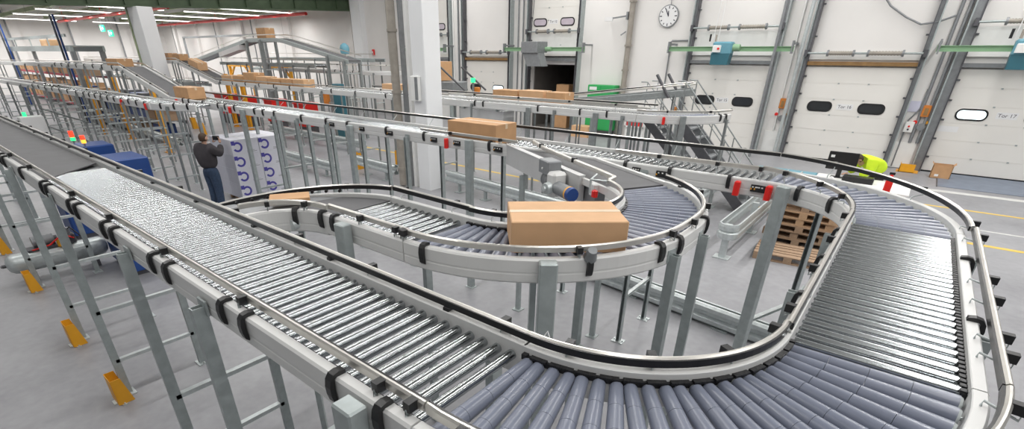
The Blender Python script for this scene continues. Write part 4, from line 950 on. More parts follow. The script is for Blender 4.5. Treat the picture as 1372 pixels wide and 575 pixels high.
# yellow posts
def ypost(x, y, h, label):
    r = thing('yellow_post', label, 'post', (x, y, 0), 'yellow guard posts at the left')
    for k in (-.13, .13): MB().box((x+k, y, h/2), (.07, .10, h)).build('upright', 'yellow', r)
    m = MB(); z = .3
    while z < h-.1: m.box((x, y, z), (.22, .04, .05)); z += .35
    m.build('rungs', 'yellow', r); MB().box((x, y, .01), (.4, .25, .02)).build('foot', 'yellow', r)
for i, (x, y, h) in enumerate(((-29.8, 6.75, 2.6), (-27.6, 7.2, 2.6), (-24.6, 7.6, 2.5), (-22.6, 7.0, 2.4), (-28.2, 12.3, 2.6), (-26.6, 12.3, 2.6))):
    ypost(x, y, h, 'yellow steel guard post, ' + ('leftmost, over the pale grey cabinet', 'second from the left edge', 'third, left of the nearer descending belt', 'under the nearer descending belt', 'behind the farther descending belt', 'beside the red bins')[i])
for i, (x, y, w) in enumerate(((-30.2, 12.95, 1.2), (-27.9, 12.95, 1.0), (-24.8, 12.95, .8), (-22.0, 12.95, .8))):
    r = thing('red_bin', 'red plastic bin beneath the row of cartons, %s' % ('left one with white print', 'second from left', 'third from left', 'rightmost, beside a black one')[i], 'bin', (x, y, 0), 'red bins under the far line')
    m = MB(); m.slab([(x-w*.45, y-.35, .5), (x+w*.45, y-.35, .5), (x+w*.5, y-.4, 1.5), (x-w*.5, y-.4, 1.5)], (0, .75, 0)); m.build('bin_body', 'red', r); MB().box((x, y-.02, 1.5), (w*1.06, .85, .05)).build('rim', 'red', r); MB().box((x, y, .25), (w*.8, .6, .5)).build('stand', 'dgrey', r)
# yellow gantry frames at the back
for i, (x, y) in enumerate(((-36.5, 17), (-31.5, 17))):
    r = thing('gantry_frame', 'yellow steel gantry frame behind the row of cartons, %s one' % ('left', 'right')[i], 'frame', (x, y, 0))
    for k in (-1.5, 1.5): MB().box((x+k, y, 1.4), (.16, .16, 2.8)).build('post', 'yellow', r); MB().beam((x+k, y, 2.1), (x+k*.5, y, 2.75), .10, .10).build('brace', 'yellow', r)
    MB().box((x, y, 2.82), (3.4, .18, .20)).build('cross_beam', 'yellow', r)
for i, (x, y) in enumerate(((-24.0, 16.85), (-19.6, 13.2))):
    r = thing('blue_drum', ('blue round cap on top of the tier behind the bridge', 'dark teal machine panel post left of the white pillar')[i], ('cap', 'machine')[i], (x, y, 0))
    if i == 0: m = MB(); m.lathe((x, y, 3.55), (x, y, 4.05), [(0, .22), (.5, .25), (.8, .2), (1, .06)], 14, 'hblue'); m.build('cap', None, r); MB().cyl((x, y, 0), (x, y, 3.55), .05, n=8).build('post', 'galv', r)
    else: MB().bbox((x, y, 1.2), (.5, .3, 2.4), .02).build('panel', 'teal', r); MB().box((x-1.0, y, 1.75), (.36, .1, .5)).build('warning_plate', 'orange', r); MB().box((x-.5, y, 1.6), (1.2, .05, .06)).build('arm', 'galv', r)
# platform frame with long posts at upper left
r = thing('platform_frame', 'grey raised platform frame with long blue and black posts at upper left', 'platform', (-43.5, 8.4, 0))
MB().box((-43.5, 7.7, 3.72), (17.2, .12, .24)).box((-43.5, 9.1, 3.72), (17.2, .12, .24)).box((-43.5, 8.4, 3.86), (17.2, 1.5, .05)).build('deck', 'galv', r)
for x in (-51.8, -35.2): MB().box((x, 7.75, 1.82), (.30, .2, 3.62)).build('column', 'mgrey', r); MB().box((x, 9.05, 1.82), (.30, .2, 3.62)).build('column', 'mgrey', r)
for i, (x, mt) in enumerate(((-51.3, 'dgrey'), (-50.4, 'blue'), (-36.3, 'dgrey'), (-35.7, 'blue'))): MB().box((x, 7.55, 2.65), (.09, .09, 5.3)).build('long_post', mt, r)
m = MB(); m.box((-43.5, 7.62, 4.34), (17, .08, .14)); m.build('handrail', 'galv', r)
for x in (-48, -43.5, -39): MB().box((x, 7.62, 4.07), (.08, .06, .40)).build('baluster', 'galv', r)
o = MB().bbox((-42.2, 8.4, 4.06), (1.6, .8, .35), .02).build('carton', 'cardl'); tag(o, 'pale carton lying on the raised platform at upper left', 'box')
r = thing('pipe_rail', 'thin grey rail line along the wall left and right of the square pillar', 'rail', (-36, 14, 0))
MB().box((-37.5, 16.5, 4.55), (12, .10, .12)).build('rail', 'mgrey', r); MB().box((-31.5, 16.5, 2.3), (.14, .12, 4.6)).build('post', 'mgrey', r); MB().box((-43.4, 16.5, 2.3), (.14, .12, 4.6)).build('post', 'mgrey', r)
# exit signs
for i, (x, y, z, lb) in enumerate(((-48.6, 13.0, 5.15, 'upper green exit sign left of the square pillar'), (-47.0, 13.0, 4.80, 'lower green exit sign left of the square pillar'))):
    r = thing('exit_sign', lb, 'sign', (x, y, z)); MB().box((x, y, z), (.05, .02, .02)).build('mount', 'white', r)
    MB().bbox((x, y, z), (.95, .08, .42), .02).build('sign_box', 'exitg', r)
    m = MB(); yy = y-.045; m.slab([(x+.02, yy, z-.04), (x+.02, yy, z+.04), (x+.20, yy, z+.04), (x+.20, yy, z+.11), (x+.38, yy, z), (x+.20, yy, z-.11), (x+.20, yy, z-.04)], (0, -.006, 0)); m.build('arrow', 'exitw', r)
    m = MB(); cx = x-.22; m.cyl((cx+.03, yy, z+.12), (cx+.03, yy-.006, z+.12), .035, n=10)
    for a, b, c, d in ((0, .08, -.03, -.03), (-.03, -.03, .06, -.09), (-.03, -.03, -.10, -.14), (0, .06, .10, .01), (0, .06, -.10, .02), (.06, -.09, .03, -.16)): m.beam((cx+a, yy, z+b), (cx+c, yy, z+d), .035, .006, (0, 1, 0))
    m.box((cx-.12, yy, z), (.02, .006, .30)); m.build('running_figure', 'exitw', r)
    m = MB()
    for k in (-.35, .35): m.cyl((x+k, y, z+.2), (x+k, y, 6.8), .01, n=5)
    m.build('suspension_rods', 'mgrey', r)
# ================================================================== FLOOR THINGS
# open carton by the right door
r = thing('open_carton', 'open empty brown carton on the floor beside the rightmost dock door', 'box', (1.18, 21.85, 0))
m = MB(); w, d, h, t = .50, .42, .42, .012; c = (1.18, 21.80)
m.box((c[0], c[1], t/2), (w, d, t)); 
for k in (-1, 1): m.box((c[0]+k*(w/2-t/2), c[1], h/2), (t, d, h)); m.box((c[0], c[1]+k*(d/2-t/2), h/2), (w, t, h))
m.build('carton_body', 'card', r)
for k in (-1, 1):
    MB().slab([(c[0]+k*w/2, c[1]-d/2, h), (c[0]+k*w/2, c[1]+d/2, h), (c[0]+k*(w/2+.05), c[1]+d/2, h+.05), (c[0]+k*(w/2+.05), c[1]-d/2, h+.05)], (0, 0, .006)).build('flap', 'cardl', r)
MB().box((c[0]-.1, c[1]-d/2-.002, .10), (.10, .003, .07)).build('shipping_label', 'paper', r)
carton('carton', (-12.3, 21.75, 0), (.95, .6, .50), 0, 'brown carton on the floor in front of the green cabinet', 'cardl')

# pallets
def pallet(x, y, z, rz, label, mat, group='wooden pallets'):
    r = thing('wooden_pallet', label, 'pallet', (x, y, z), group)
    for k in (-.3275, -.165, 0, .165, .3275):
        o = MB().box((x, y+k*1.0, z+.133), (1.2, .145 if abs(k) in (.3275, 0) else .10, .022)).build('top_board', mat, r)
    for k in (-.5275, 0, .5275): MB().box((x+k, y, z+.111), (.145, .8, .022)).build('stringer_board', mat, r)
    for kx in (-.5275, 0, .5275):
        for ky in (-.35, 0, .35): MB().box((x+kx, y+ky, z+.061), (.145, .10 if ky else .145, .078)).build('block', mat, r)
    for ky in (-.35, 0, .35): MB().box((x, y+ky, z+.011), (1.2, .10, .022)).build('bottom_board', mat, r)
    r.rotation_euler = (0, 0, rz); return r
pallet(-1.12, 10.62, 0, .10, 'single weathered wooden pallet on the floor in front of the pallet stack', 'woodd')
lv = ('lowest', 'second from the bottom', 'third from the bottom', 'fourth from the bottom', 'fifth from the bottom', 'topmost')
for i in range(6):
    pallet(-1.20+(.02, -.02, .03, -.01, .04, .02)[i], 11.80+(.0, .02, -.01, .02, .0, .03)[i], i*.1445, (.02, -.03, .0, .03, -.02, .03)[i], 'wooden pallet in the stack under the back conveyor, %s' % lv[i], 'wood' if i in (3, 4) else 'woodd')

# crash barriers on the floor
def barrier(name_label, p0, p1, ht, posts=3, ends=False):
    p0, p1 = Vector((*p0, 0)), Vector((*p1, 0)); d = (p1-p0).normalized(); n = Vector((-d.y, d.x, 0)); L = (p1-p0).length
    r = thing('crash_barrier', name_label, 'barrier', (p0+p1)/2, 'low steel crash barriers')
    pr = [(-.02, -.15), (.015, -.15), (.05, -.12), (.05, -.06), (-.01, -.025), (-.01, .025), (.05, .06), (.05, .12), (.015, .15), (-.02, .15), (-.02, .14), (.0, .13), (.035, .11), (.035, .07), (-.025, .03), (-.025, -.03), (.035, -.07), (.035, -.11), (.0, -.13), (-.02, -.14)]
    MB().sweep([(p0+Vector((0, 0, ht-.15)), -n), (p1+Vector((0, 0, ht-.15)), -n)], pr).build('w_beam', 'galvl', r)
    MB().sweep([(p0+Vector((0, 0, ht-.15)), n), (p1+Vector((0, 0, ht-.15)), n)], [(a+.09, b) for a, b in pr]).build('w_beam', 'galvl', r)
    for i in range(posts):
        q = p0+d*(L*(i+.5)/posts if not ends else (.08+(L-.16)*i/(posts-1))); q += n*.045
        m = MB(); m.box((q.x, q.y, ht/2-.02), (.08, .06, ht-.04), math.atan2(d.y, d.x)); m.box((q.x, q.y, .008), (.24, .24, .016), math.atan2(d.y, d.x)); m.build('post', 'galv', r)
    return r
barrier('crash barrier running from the pillar towards the drive motor, under the back line', (-10.1, 10.1), (-4.6, 9.4), .55, 5)
barrier('crash barrier crossing below the central U turn near the big legs', (-5.0, 7.35), (-.55, 6.72), .32, 3)
barrier('crash barrier left of the pillar behind its yellow leg guard', (-14.0, 9.75), (-11.75, 9.55), .55, 2)
barrier('crash barrier right of the white carton stack', (-19.0, 8.9), (-13.6, 8.7), .5, 4)
barrier('long crash barrier deep behind the white carton stack', (-24.0, 12.0), (-16.5, 11.95), .5, 5)
barrier('crash barrier on the left under the yellow posts', (-29, 7.6), (-22.5, 7.4), .5, 4)
r = thing('crash_barrier', 'crash barrier with rounded end left of the pallet stack', 'barrier', (-2.15, 12, 0), 'low steel crash barriers')
ux = [(-1.98, 16.0)]+[(-1.98, 10.0)]+[(-2.15+.17*math.cos(rad(a)), 9.85-.17*math.sin(rad(a))) for a in (15, 45, 75, 105, 135, 165)]+[(-2.32, 10.0), (-2.32, 16.0)]
up = [Vector((*q, .0)) for q in ux]
pr = [(-.015, .40), (.015, .40), (.03, .45), (.03, .52), (0, .55), (.03, .58), (.03, .65), (.015, .70), (-.015, .70), (.0, .65), (.0, .58), (-.02, .55), (0, .52), (0, .45)]
MB().sweep(with_normals(up), pr).build('w_beam', 'galvl', r)
for y in (9.8, 11.8, 13.8, 15.6):
    m = MB(); m.box((-2.15, y, .34), (.12, .10, .68)); m.box((-2.15, y, .008), (.30, .26, .016)); m.build('post', 'galvl', r)
barrier('crash barrier parallel to the rounded one, farther left', (-3.6, 16.0), (-3.5, 10.6), .7, 3)

# yellow guards farther back
def ext_guard(x, y, label):
    r = thing('leg_guard', label, 'guard', (x, y, 0), 'small yellow leg guards in the back')
    m = MB(); m.slab([(x-.10, y-.12, 0), (x+.10, y-.12, 0), (x+.08, y-.12, .55), (x-.08, y-.12, .55)], (0, .015, 0)); m.build('front_plate', 'yellow', r)
    for k in (-1, 1): MB().slab([(x+k*.10, y-.12, 0), (x+k*.10, y+.12, 0), (x+k*.085, y+.06, .55), (x+k*.085, y-.12, .55)], (.012*k, 0, 0)).build('side_plate', 'yellow', r)
ext_guard(-14.35, 10.1, 'yellow leg guard on the floor right of the white carton stack'); ext_guard(-13.6, 11.3, 'yellow leg guard on the floor left of the pillar foot'); ext_guard(-26.5, 9.9, 'yellow leg guard far back above the standing person'); ext_guard(-29.0, 10.5, 'yellow leg guard far back under the descending belt')

# white carton stack on a pallet
SX, SY = -13.0, 5.42
pallet(SX-.62, SY+.70, 0, PI/2, 'wooden pallet under the stack of white cartons', 'wood')
proto = None
rows = ('bottom layer', 'second layer', 'third layer', 'top layer')
for lay in range(4):
    for dep in range(2):
        for col in range(2):
            x = SX-.31-dep*.62; y = SY+.35+col*.71; z = .146+lay*.372
            lab = 'white carton with blue ring print, %s of the stack, %s %s' % (rows[lay], 'front' if dep == 0 else 'rear', 'beside the standing person' if col == 0 else 'at the right side')
            if proto is None:
                r = thing('white_carton', lab, 'box', (x, y, z), 'white cartons stacked on the pallet')
                m = MB(); m.bbox((x, y, z+.185), (.61, .70, .370), .006); m.build('carton_body', 'cartonw', r)
                m = MB(); fx = x+.305; N = 18; ri, ro = .075, .125; cy_, cz_ = y-.20, z+.19
                for i in range(N):
                    a0, a1 = rad(-150+300*i/N), rad(-150+300*(i+1)/N)
                    m.slab([(fx+.0005, cy_+ri*math.cos(a0), cz_+ri*math.sin(a0)), (fx+.0005, cy_+ro*math.cos(a0), cz_+ro*math.sin(a0)), (fx+.0005, cy_+ro*math.cos(a1), cz_+ro*math.sin(a1)), (fx+.0005, cy_+ri*math.cos(a1), cz_+ri*math.sin(a1))], (.002, 0, 0))
                m.box((fx+.001, cy_-.10, cz_+.10), (.002, .09, .10)); m.build('ring_logo', 'logo', r)
                m = MB(); m.box((fx+.001, y+.15, z+.05), (.002, .26, .012)); m.box((fx+.001, y+.12, z+.08), (.002, .20, .008)); m.build('printed_lines', 'mgrey', r)
                MB().box((x, y, z+.3712), (.6, .05, .0016)).build('packing_tape', 'paper', r)
                proto = r
            else: dup(proto, (x, y, z), 0, lab)

# left front: compressor and blue machines
r = thing('air_compressor', 'grey air compressor tank with hoses on the floor at the left edge', 'compressor', (-11.13, 1.2, 0))
m = MB(); m.lathe((-11.13, .50, .34), (-11.13, 1.95, .34), [(0, .04), (.015, .11), (.05, .155), (.09, .168), (.91, .168), (.95, .155), (.985, .11), (1, .04)], 20); m.build('tank', 'galvl', r)
for y in (.8, 1.7): MB().box((-11.13, y, .09), (.28, .06, .18)).build('foot', 'dgrey', r)
m = MB(); m.box((-11.18, 1.15, .515), (.24, .62, .03), 0, 'dgrey'); m.lathe((-11.23, .95, .62), (-11.23, 1.25, .62), [(i/10, .085 if i % 2 else .095) for i in range(11)], 14, 'mgrey'); m.cyl((-11.23, 1.25, .62), (-11.23, 1.30, .62), .05, n=12, mat='dgrey'); m.build('motor', None, r)
m = MB(); m.bbox((-11.15, 1.45, .60), (.16, .17, .16), .02, 0, 'dgrey'); m.cyl((-11.15, 1.45, .68), (-11.15, 1.45, .78), .05, n=10, mat='mgrey'); m.build('pump', None, r)
m = MB(); m.tube([(-11.05, 1.5, .6), (-10.97, 1.35, .72), (-10.99, 1.15, .58), (-11.09, .85, .51)], .014, 8, 'red'); m.tube([(-11.23, 1.4, .66), (-11.08, 1.5, .80), (-11.03, 1.6, .62)], .012, 8, 'black'); m.build('hoses', None, r)
m = MB(); m.cyl((-11.03, 1.28, .51), (-11.03, 1.28, .64), .035, n=12, mat='yellow'); m.build('filter', None, r)
m = MB(); m.cyl((-11.13, .51, .34), (-11.13, .45, .34), .03, n=10); m.box((-11.13, .44, .34), (.08, .015, .015)); m.build('valve', 'dgrey', r)
def blue_cab(c, d, label, beacon=None, win=True):
    r = thing('machine_cabinet', label, 'machine', c)
    MB().bbox((c[0], c[1], c[2]+d[2]/2+.06), (d[0], d[1], d[2]-.06), .03).build('housing', 'blue', r)
    MB().box((c[0], c[1], c[2]+.06), (d[0]*.9, d[1]*.9, .12)).build('base', 'dgrey', r)
    MB().box((c[0]+d[0]/2+.004, c[1], c[2]+d[2]*.6), (.01, d[1]*.7, d[2]*.4)).build('door_panel', 'blue', r)
    MB().box((c[0]+d[0]/2+.014, c[1]+d[1]*.25, c[2]+d[2]*.6), (.02, .03, .15)).build('handle', 'mgrey', r)
    if beacon:
        x, y = beacon; z = c[2]+d[2]
        m = MB(); m.cyl((x, y, z), (x, y, z+.10), .02, n=8); m.build('beacon_stem', 'mgrey', r)
        MB().cyl((x, y, z+.10), (x, y, z+.19), .055, n=12).build('amber_lamp', 'lamber', r); MB().cyl((x, y, z+.19), (x, y, z+.30), .055, n=12).build('red_lamp', 'lred', r)
    return r
blue_cab((-10.5, 2.30, 0), (1.2, .7, 1.1), 'dark blue machine cabinet under the front belt beside the compressor')
blue_cab((-13.4, 2.15, 0), (.8, .7, 1.1), 'smaller blue cabinet under the front belt behind the compressor')
blue_cab((-17.3, 3.55, 0), (.95, .7, 1.30), 'blue machine beyond the front belt with red and amber beacon', (-17.0, 3.3))
blue_cab((-15.05, 3.60, 0), (1.15, .75, 1.24), 'blue machine cabinet right of the one with the beacon')
r = thing('white_cabinet', 'pale grey cabinet with green light beyond the front belt at far left', 'cabinet', (-26.3, 3.7, 0))
MB().bbox((-27.0, 3.85, .68), (.5, .75, 1.26), .03).build('housing', 'paper', r); MB().box((-27.0, 3.85, .03), (.45, .7, .06)).build('base', 'dgrey', r); MB().cyl((-27.0, 3.7, 1.31), (-27.0, 3.7, 1.46), .06, n=10).build('green_lamp', 'lgreen', r)
r = thing('signal_post', 'thin post with red over green signal light behind the front belt', 'signal light', (-19.5, 3.55, 0)); MB().cyl((-19.5, 3.55, 0), (-19.5, 3.55, 1.18), .025, n=8).build('post', 'mgrey', r)
MB().cyl((-19.5, 3.55, 1.18), (-19.5, 3.55, 1.28), .06, n=10).build('green_lamp', 'lgreen', r); MB().cyl((-19.5, 3.55, 1.28), (-19.5, 3.55, 1.46), .06, n=10).build('red_lamp', 'lred', r)

# packing table at right
r = thing('packing_table', 'white packing table behind the far right bend with things on it', 'table', (-.5, 14.6, 0))
MB().bbox((-.55, 14.45, .86), (1.9, 1.3, .04), .01).build('tabletop', 'white', r)
for kx in (-.85, .85):
    for ky in (-.55, .55): MB().box((-.55+kx, 14.45+ky, .42), (.05, .05, .84)).build('leg', 'galv', r)
r = thing('monitor', 'black flat screen seen from behind on the packing table', 'screen', (-.95, 14.75, .88))
MB().bbox((-1.06, 14.80, 1.28), (.62, .05, .42), .01).build('screen_back', 'black', r); MB().box((-1.06, 14.82, 1.0), (.10, .05, .2)).build('stand', 'black', r); MB().box((-1.06, 14.82, .888), (.30, .2, .016)).build('foot', 'black', r); MB().box((-1.28, 14.772, 1.38), (.08, .004, .06)).build('badge', 'paper', r)
o = MB().bbox((-.62, 14.5, .95), (.62, .24, .14), .02).build('printer', 'black'); tag(o, 'low black device on the packing table below the screen', 'printer')
r = thing('tape_roll', 'pale roll standing on the table left of the black device', 'roll', (-1.12, 14.1, .88)); MB().lathe((-1.12, 14.05, .94), (-1.12, 14.19, .94), [(0, .06), (1, .06)], 18, 'paper').build('roll', None, r); MB().cyl((-1.12, 14.04, .94), (-1.12, 14.20, .94), .03, n=12, mat='cardl').build('core', None, r)
r = thing('fire_extinguisher', 'red fire extinguisher post at the right end of the packing table', 'fire extinguisher', (.0, 13.55, 0)); MB().lathe((-.02, 13.62, .62), (-.02, 13.62, 1.30), [(0, .05), (.03, .07), (.78, .07), (.9, .045), (1, .025)], 16).build('bottle', 'red', r); MB().cyl((-.02, 13.62, 0), (-.02, 13.62, .62), .03, n=8).build('stand', 'mgrey', r); MB().box((-.02, 13.62, 1.32), (.10, .03, .05)).build('valve_head', 'black', r); MB().cyl((-.02, 13.62, 0), (-.02, 13.62, .02), .12, n=14).build('foot_plate', 'mgrey', r)
o = MB().bbox((-1.95, 14.9, .40), (.7, .5, .80), .02).build('wooden_crate', 'cardl'); tag(o, 'light brown crate left of the packing table, behind the back line', 'box')
o = MB().bbox((-2.5, 16.6, .27), (1.6, .8, .54), .03).build('blue_bin', 'hblue'); tag(o, 'blue covered container on the floor left of the black screen', 'container')

# the disposable mask hung on the rail
r = thing('face_mask', 'pale turquoise mask hanging from the inner guard rail in front', 'mask', (-.965, 1.585, 2.36))
c = Vector((-.965, 1.592, 2.375)); t = Vector((.94, .12, 0)).normalized(); q = Vector((-t.y, t.x, 0))
m = MB(); W2 = .045; vs = []; fs = []
for j in range(6):
    for i in range(7):
        u = (i/6-.5)*2; z = (j/5-.5)*.085
        vs.append(c+t*(u*W2*(1-.12*abs(j-2.5)/2.5))+Vector((0, 0, z))+q*(.012*(1-u*u)+.003*(j % 2)))
for j in range(5):
    for i in range(6): fs.append((j*7+i, j*7+i+1, (j+1)*7+i+1, (j+1)*7+i))
m.add(vs, fs, None, True); m.build('pleated_cloth', 'hpale', r)
m = MB(); m.tube([c+t*(-.03)+Vector((0, 0, .04)), c+t*(-.034)+Vector((0, 0, .09)), c+t*(-.02)+Vector((0, 0, .115)), c+t*(-.01)+Vector((0, 0, .09)), c+t*(-.012)+Vector((0, 0, .04))], .0025, 5); m.build('ear_loop', 'paper', r)
# ================================================================== PEOPLE
def skin_mesh(name, verts, edges, radii, mat, parent, sub=2, root=0):
    me = bpy.data.meshes.new(name); org = Vector(parent['_o'])
    me.from_pydata([Vector(v)-org for v in verts], edges, []); o = bpy.data.objects.new(name, me); C.objects.link(o)
    md = o.modifiers.new('skin', 'SKIN'); md.use_smooth_shade = True
    sv = me.skin_vertices[0].data
    for i, r in enumerate(radii):
        sv[i].radius = (r, r) if not isinstance(r, tuple) else r
        sv[i].use_root = (i == root)
    s = o.modifiers.new('sub', 'SUBSURF'); s.levels = sub; s.render_levels = sub
    dg = bpy.context.evaluated_depsgraph_get(); m2 = bpy.data.meshes.new_from_object(o.evaluated_get(dg))
    bpy.data.objects.remove(o); bpy.data.meshes.remove(me)
    m2.materials.clear(); m2.materials.append(MAT[mat]); m2.name = name
    o = bpy.data.objects.new(name, m2); C.objects.link(o); o.parent = parent; o['_o'] = tuple(org)
    return o
def ellipsoid(c, r, n=20, m=14, fn=None):
    mb = MB(); vs = []; fs = []
    for j in range(m+1):
        t = PI*j/m
        for i in range(n):
            a = 2*PI*i/n; d = Vector((math.sin(t)*math.cos(a), math.sin(t)*math.sin(a), math.cos(t)))
            s = fn(d) if fn else 1
            vs.append(Vector((d.x*r[0]*s, d.y*r[1]*s, d.z*r[2]*s)))
    for j in range(m):
        for i in range(n): fs.append((j*n+i, (j+1)*n+i, (j+1)*n+(i+1) % n, j*n+(i+1) % n))
    return vs, fs
def head(parent, c, fwd, up, skinm='skin', hair=True, back=.9):
    f = Vector(fwd).normalized(); u = Vector(up); s = f.cross(u).normalized(); u = s.cross(f)
    def tr(v): return Vector(c)+s*v.x+f*v.y+u*v.z
    def shape(d):
        k = 1.0
        if d.z < 0: k *= 1-.16*abs(d.z)*(1-max(0, d.y)*.4)      # narrower jaw
        if d.y > .8 and abs(d.x) < .25 and -.25 < d.z < .15: k *= 1.10   # nose
        if d.y > .6 and .05 < d.z < .3 and .15 < abs(d.x) < .5: k *= .96   # eye sockets
        return k
    vs, fs = ellipsoid(c, (.077, .098, .118), 24, 18, shape)
    mb = MB(); mb.add([tr(v) for v in vs], fs, None, True)
    mb.cyl(Vector(c)-u*.06-f*.015, Vector(c)-u*.16-f*.03, .052, .058, 14)
    for k in (-1, 1):
        ev, ef = ellipsoid(c, (.012, .022, .032), 10, 8)
        mb.add([tr(v+Vector((k*.078, -.005, -.005))) for v in ev], ef, None, True)
    h = mb.build('head', skinm, parent)
    m = MB()
    for k in (-1, 1): ev, ef = ellipsoid(c, (.012, .006, .007), 8, 6); m.add([tr(v+Vector((k*.03, .089, .02))) for v in ev], ef, None, True)
    m.build('eyes', 'ink', h); m = MB(); ev, ef = ellipsoid(c, (.024, .006, .006), 8, 6); m.add([tr(v+Vector((0, .088, -.052))) for v in ev], ef, None, True); m.build('mouth', 'maroon', h)
    if hair:
        def hs(d): return 1.0 if (d.z > .32 or d.y < .25) else .86
        vs, fs = ellipsoid(c, (.086, .106, .126), 24, 18, hs)
        vs = [v if v.z > -.07 else Vector((v.x*.8, v.y*.8, -.07+(v.z+.07)*.1)) for v in vs]
        m = MB(); m.add([tr(v+Vector((0, -.012, .010))) for v in vs], fs, None, True); m.build('hair', 'hair', parent)
def hand(parent, wrist, d, palm_n, curl=.5, mat='skin', side=1):
    d = Vector(d).normalized(); n = Vector(palm_n); n = (n-d*n.dot(d)).normalized(); s = d.cross(n)*side
    w = Vector(wrist); verts = [w, w+d*.04, w+d*.085]; edges = [(0, 1), (1, 2)]; rad_ = [(.024, .02), (.036, .016), (.038, .014)]
    for k, (off, L) in enumerate(((-.030, .068), (-.010, .078), (.010, .074), (.028, .058))):
        b = len(verts); p = w+d*.088+s*off; verts.append(p); edges.append((2, b)); rad_.append(.0095); dd = d.copy()
        for j in range(3):
            dd = (dd+n*(curl*.55)).normalized(); p = p+dd*(L/3); verts.append(p); edges.append((len(verts)-2, len(verts)-1)); rad_.append(.0085-.0008*j)
    b = len(verts); p = w+d*.035-s*.038; verts.append(p); edges.append((1, b)); rad_.append(.012); dd = (d-s*.6+n*.3).normalized()
    for j in range(2):
        p = p+dd*.034; dd = (dd+d*.4).normalized(); verts.append(p); edges.append((len(verts)-2, len(verts)-1)); rad_.append(.0105-.001*j)
    return skin_mesh('hand', verts, edges, rad_, mat, parent, 1)

# --- standing person taking a picture beside the white cartons
PX, PY = -13.18, 4.86
r = thing('person', 'person in dark grey jacket and jeans standing with raised hands beside the white cartons', 'person', (PX, PY, 0))
fx = Vector((-.25, .97, 0)).normalized(); sd = Vector((fx.y, -fx.x, 0))        # facing, right side
def pp(f, s, z): return Vector((PX, PY, 0))+fx*(f*1.1)+sd*(s*1.12)+Vector((0, 0, z*1.06))
# trousers
v = [pp(0, 0, .93), pp(.0, -.09, .86), pp(.02, -.10, .50), pp(-.01, -.105, .10), pp(0, .09, .86), pp(.02, .10, .50), pp(-.01, .105, .10), pp(0, 0, 1.04)]
skin_mesh('trousers', v, [(0, 1), (1, 2), (2, 3), (0, 4), (4, 5), (5, 6), (0, 7)], [(.22, .18), (.145, .15), .108, .092, (.145, .15), .108, .092, (.22, .18)], 'jeans', r)
for k in (-1, 1):
    m = MB(); vs, fs = ellipsoid(None, (.048, .135, .052), 14, 10)
    q = pp(.05, k*.105, .0); q.z = .045; m.add([q+sd*a.x+fx*a.y+Vector((0, 0, max(-.044, a.z))) for a in vs], fs, None, True); m.build('shoe', 'ink', r)
# jacket with raised arms
v = [pp(0, 0, .93), pp(-.01, 0, 1.16), pp(-.02, 0, 1.36), pp(-.01, 0, 1.46), pp(0, -.20, 1.42), pp(.16, -.26, 1.27), pp(.30, -.13, 1.46), pp(0, .20, 1.42), pp(.16, .26, 1.27), pp(.30, .13, 1.46)]
skin_mesh('jacket', v, [(0, 1), (1, 2), (2, 3), (2, 4), (4, 5), (5, 6), (2, 7), (7, 8), (8, 9)], [(.25, .21), (.25, .21), (.265, .20), (.11, .10), .125, .10, .072, .125, .10, .072], 'jacket', r)
head(r, pp(.03, 0, 1.63), (fx.x, fx.y, .08), (0, 0, 1))
for k in (-1, 1):
    hand(r, pp(.31, k*.125, 1.49), fx*.35+Vector((0, 0, 1))-sd*k*.45, -fx+sd*(-k)*.4, .55, 'skin', k)
o = MB().bbox(tuple(pp(.33, 0, 1.60)), (.09, .16, .10), .012, math.atan2(fx.y, fx.x)).build('hand_scanner', 'black'); tag(o, 'small black device held up in front of the standing person', 'device')

# --- hi-vis worker leaning over the packing table
QX, QY = -.40, 15.30
r = thing('person', 'person in bright yellow high visibility jacket bending over the packing table', 'person', (QX, QY, 0))
fx = Vector((-.80, -.60, 0)).normalized(); sd = Vector((fx.y, -fx.x, 0))
def qq(f, s, z): return Vector((QX, QY, 0))+fx*f+sd*s+Vector((0, 0, z))
v = [qq(-.12, 0, .92), qq(-.12, -.09, .84), qq(-.08, -.10, .48), qq(-.12, -.105, .10), qq(-.12, .09, .84), qq(-.08, .10, .48), qq(-.12, .105, .10), qq(-.06, 0, 1.0)]
skin_mesh('trousers', v, [(0, 1), (1, 2), (2, 3), (0, 4), (4, 5), (5, 6), (0, 7)], [(.20, .17), (.13, .13), .098, .085, (.13, .13), .098, .085, (.21, .18)], 'jacket', r)
for k in (-1, 1):
    m = MB(); vs, fs = ellipsoid(None, (.048, .135, .052), 14, 10); q = qq(-.07, k*.105, .045)
    m.add([q+sd*a.x+fx*a.y+Vector((0, 0, max(-.044, a.z))) for a in vs], fs, None, True); m.build('shoe', 'ink', r)
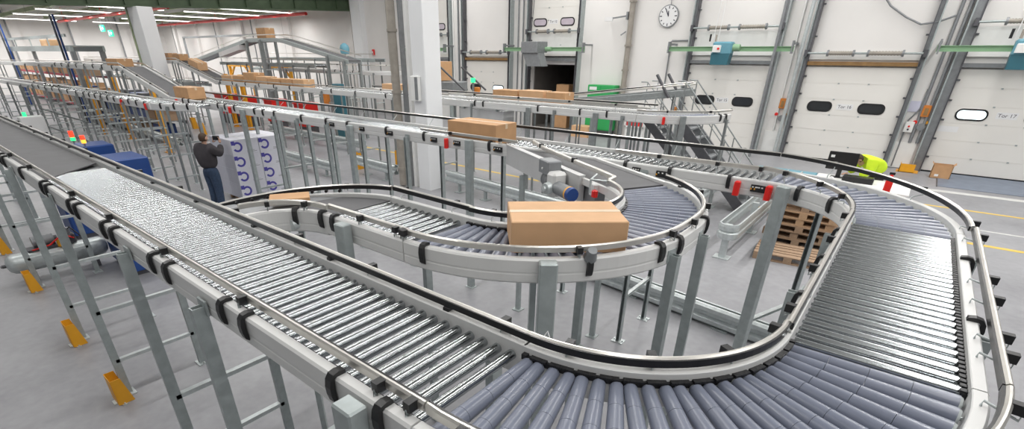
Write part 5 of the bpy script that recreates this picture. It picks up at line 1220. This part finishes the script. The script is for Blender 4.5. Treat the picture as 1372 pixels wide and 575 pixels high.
v = [qq(-.10, 0, .98), qq(-.02, 0, 1.18), qq(.14, 0, 1.32), qq(.30, 0, 1.34), qq(.24, -.22, 1.28), qq(.30, -.26, 1.06), qq(.46, -.20, .98), qq(.24, .22, 1.28), qq(.30, .28, 1.04), qq(.44, .22, .96)]
skin_mesh('jacket', v, [(0, 1), (1, 2), (2, 3), (2, 4), (4, 5), (5, 6), (2, 7), (7, 8), (8, 9)], [(.25, .22), (.26, .23), (.26, .23), (.13, .12), .14, .105, .078, .14, .105, .078], 'hivis', r)
head(r, qq(.46, 0, 1.32), (fx.x, fx.y, -.75), (fx.x*.6, fx.y*.6, .8))
hand(r, qq(.47, -.20, .965), fx*1.0+Vector((0, 0, -.25)), (0, 0, -1), .4, 'skin', 1); hand(r, qq(.45, .22, .95), fx*1.0+Vector((0, 0, -.15)), (0, 0, -1), .4, 'skin', -1)
# ================================================================== LIGHT
def lamp(name, loc, sx_, sy_, power, col=(1, .985, .965)):
    l = bpy.data.lights.new(name, 'AREA'); l.shape = 'RECTANGLE'; l.size = sx_; l.size_y = sy_; l.energy = power; l.color = col
    o = bpy.data.objects.new(name, l); C.objects.link(o); o.location = loc
    return o
for i, x in enumerate((-21, -13, -5.5, 1.5, 8)):
    lamp('strip_or_fill_row', (x, 10, 8.6), .22, 24, 860)
lamp('strip_or_fill_row', (-28.5, 8, 8.6), .22, 24, 420)  # fill row added to brighten the dim upper left pillar
for i, y in enumerate((-4.0, 11.5, 16, 20.5)):
    lamp('strip_or_fill_row', (-6, y, 8.9), 30, .22, 215)
for i, x in enumerate((-37, -42, -48.5, -55, -61)):
    lamp('strip_or_fill_row', (x, 10.5, 5.85), .1, 22, 900)
w = bpy.data.worlds.new('world'); bpy.context.scene.world = w; w.use_nodes = True
w.node_tree.nodes['Background'].inputs['Color'].default_value = (.95, .98, 1, 1)
w.node_tree.nodes['Background'].inputs['Strength'].default_value = .22
sc = bpy.context.scene
sc.view_settings.view_transform = 'Standard'; sc.view_settings.look = 'None'; sc.view_settings.gamma = 1; sc.view_settings.use_curve_mapping = False
sc.view_settings.exposure = 0.0
for o in list(bpy.data.objects):
    if '_o' in o: del o['_o']
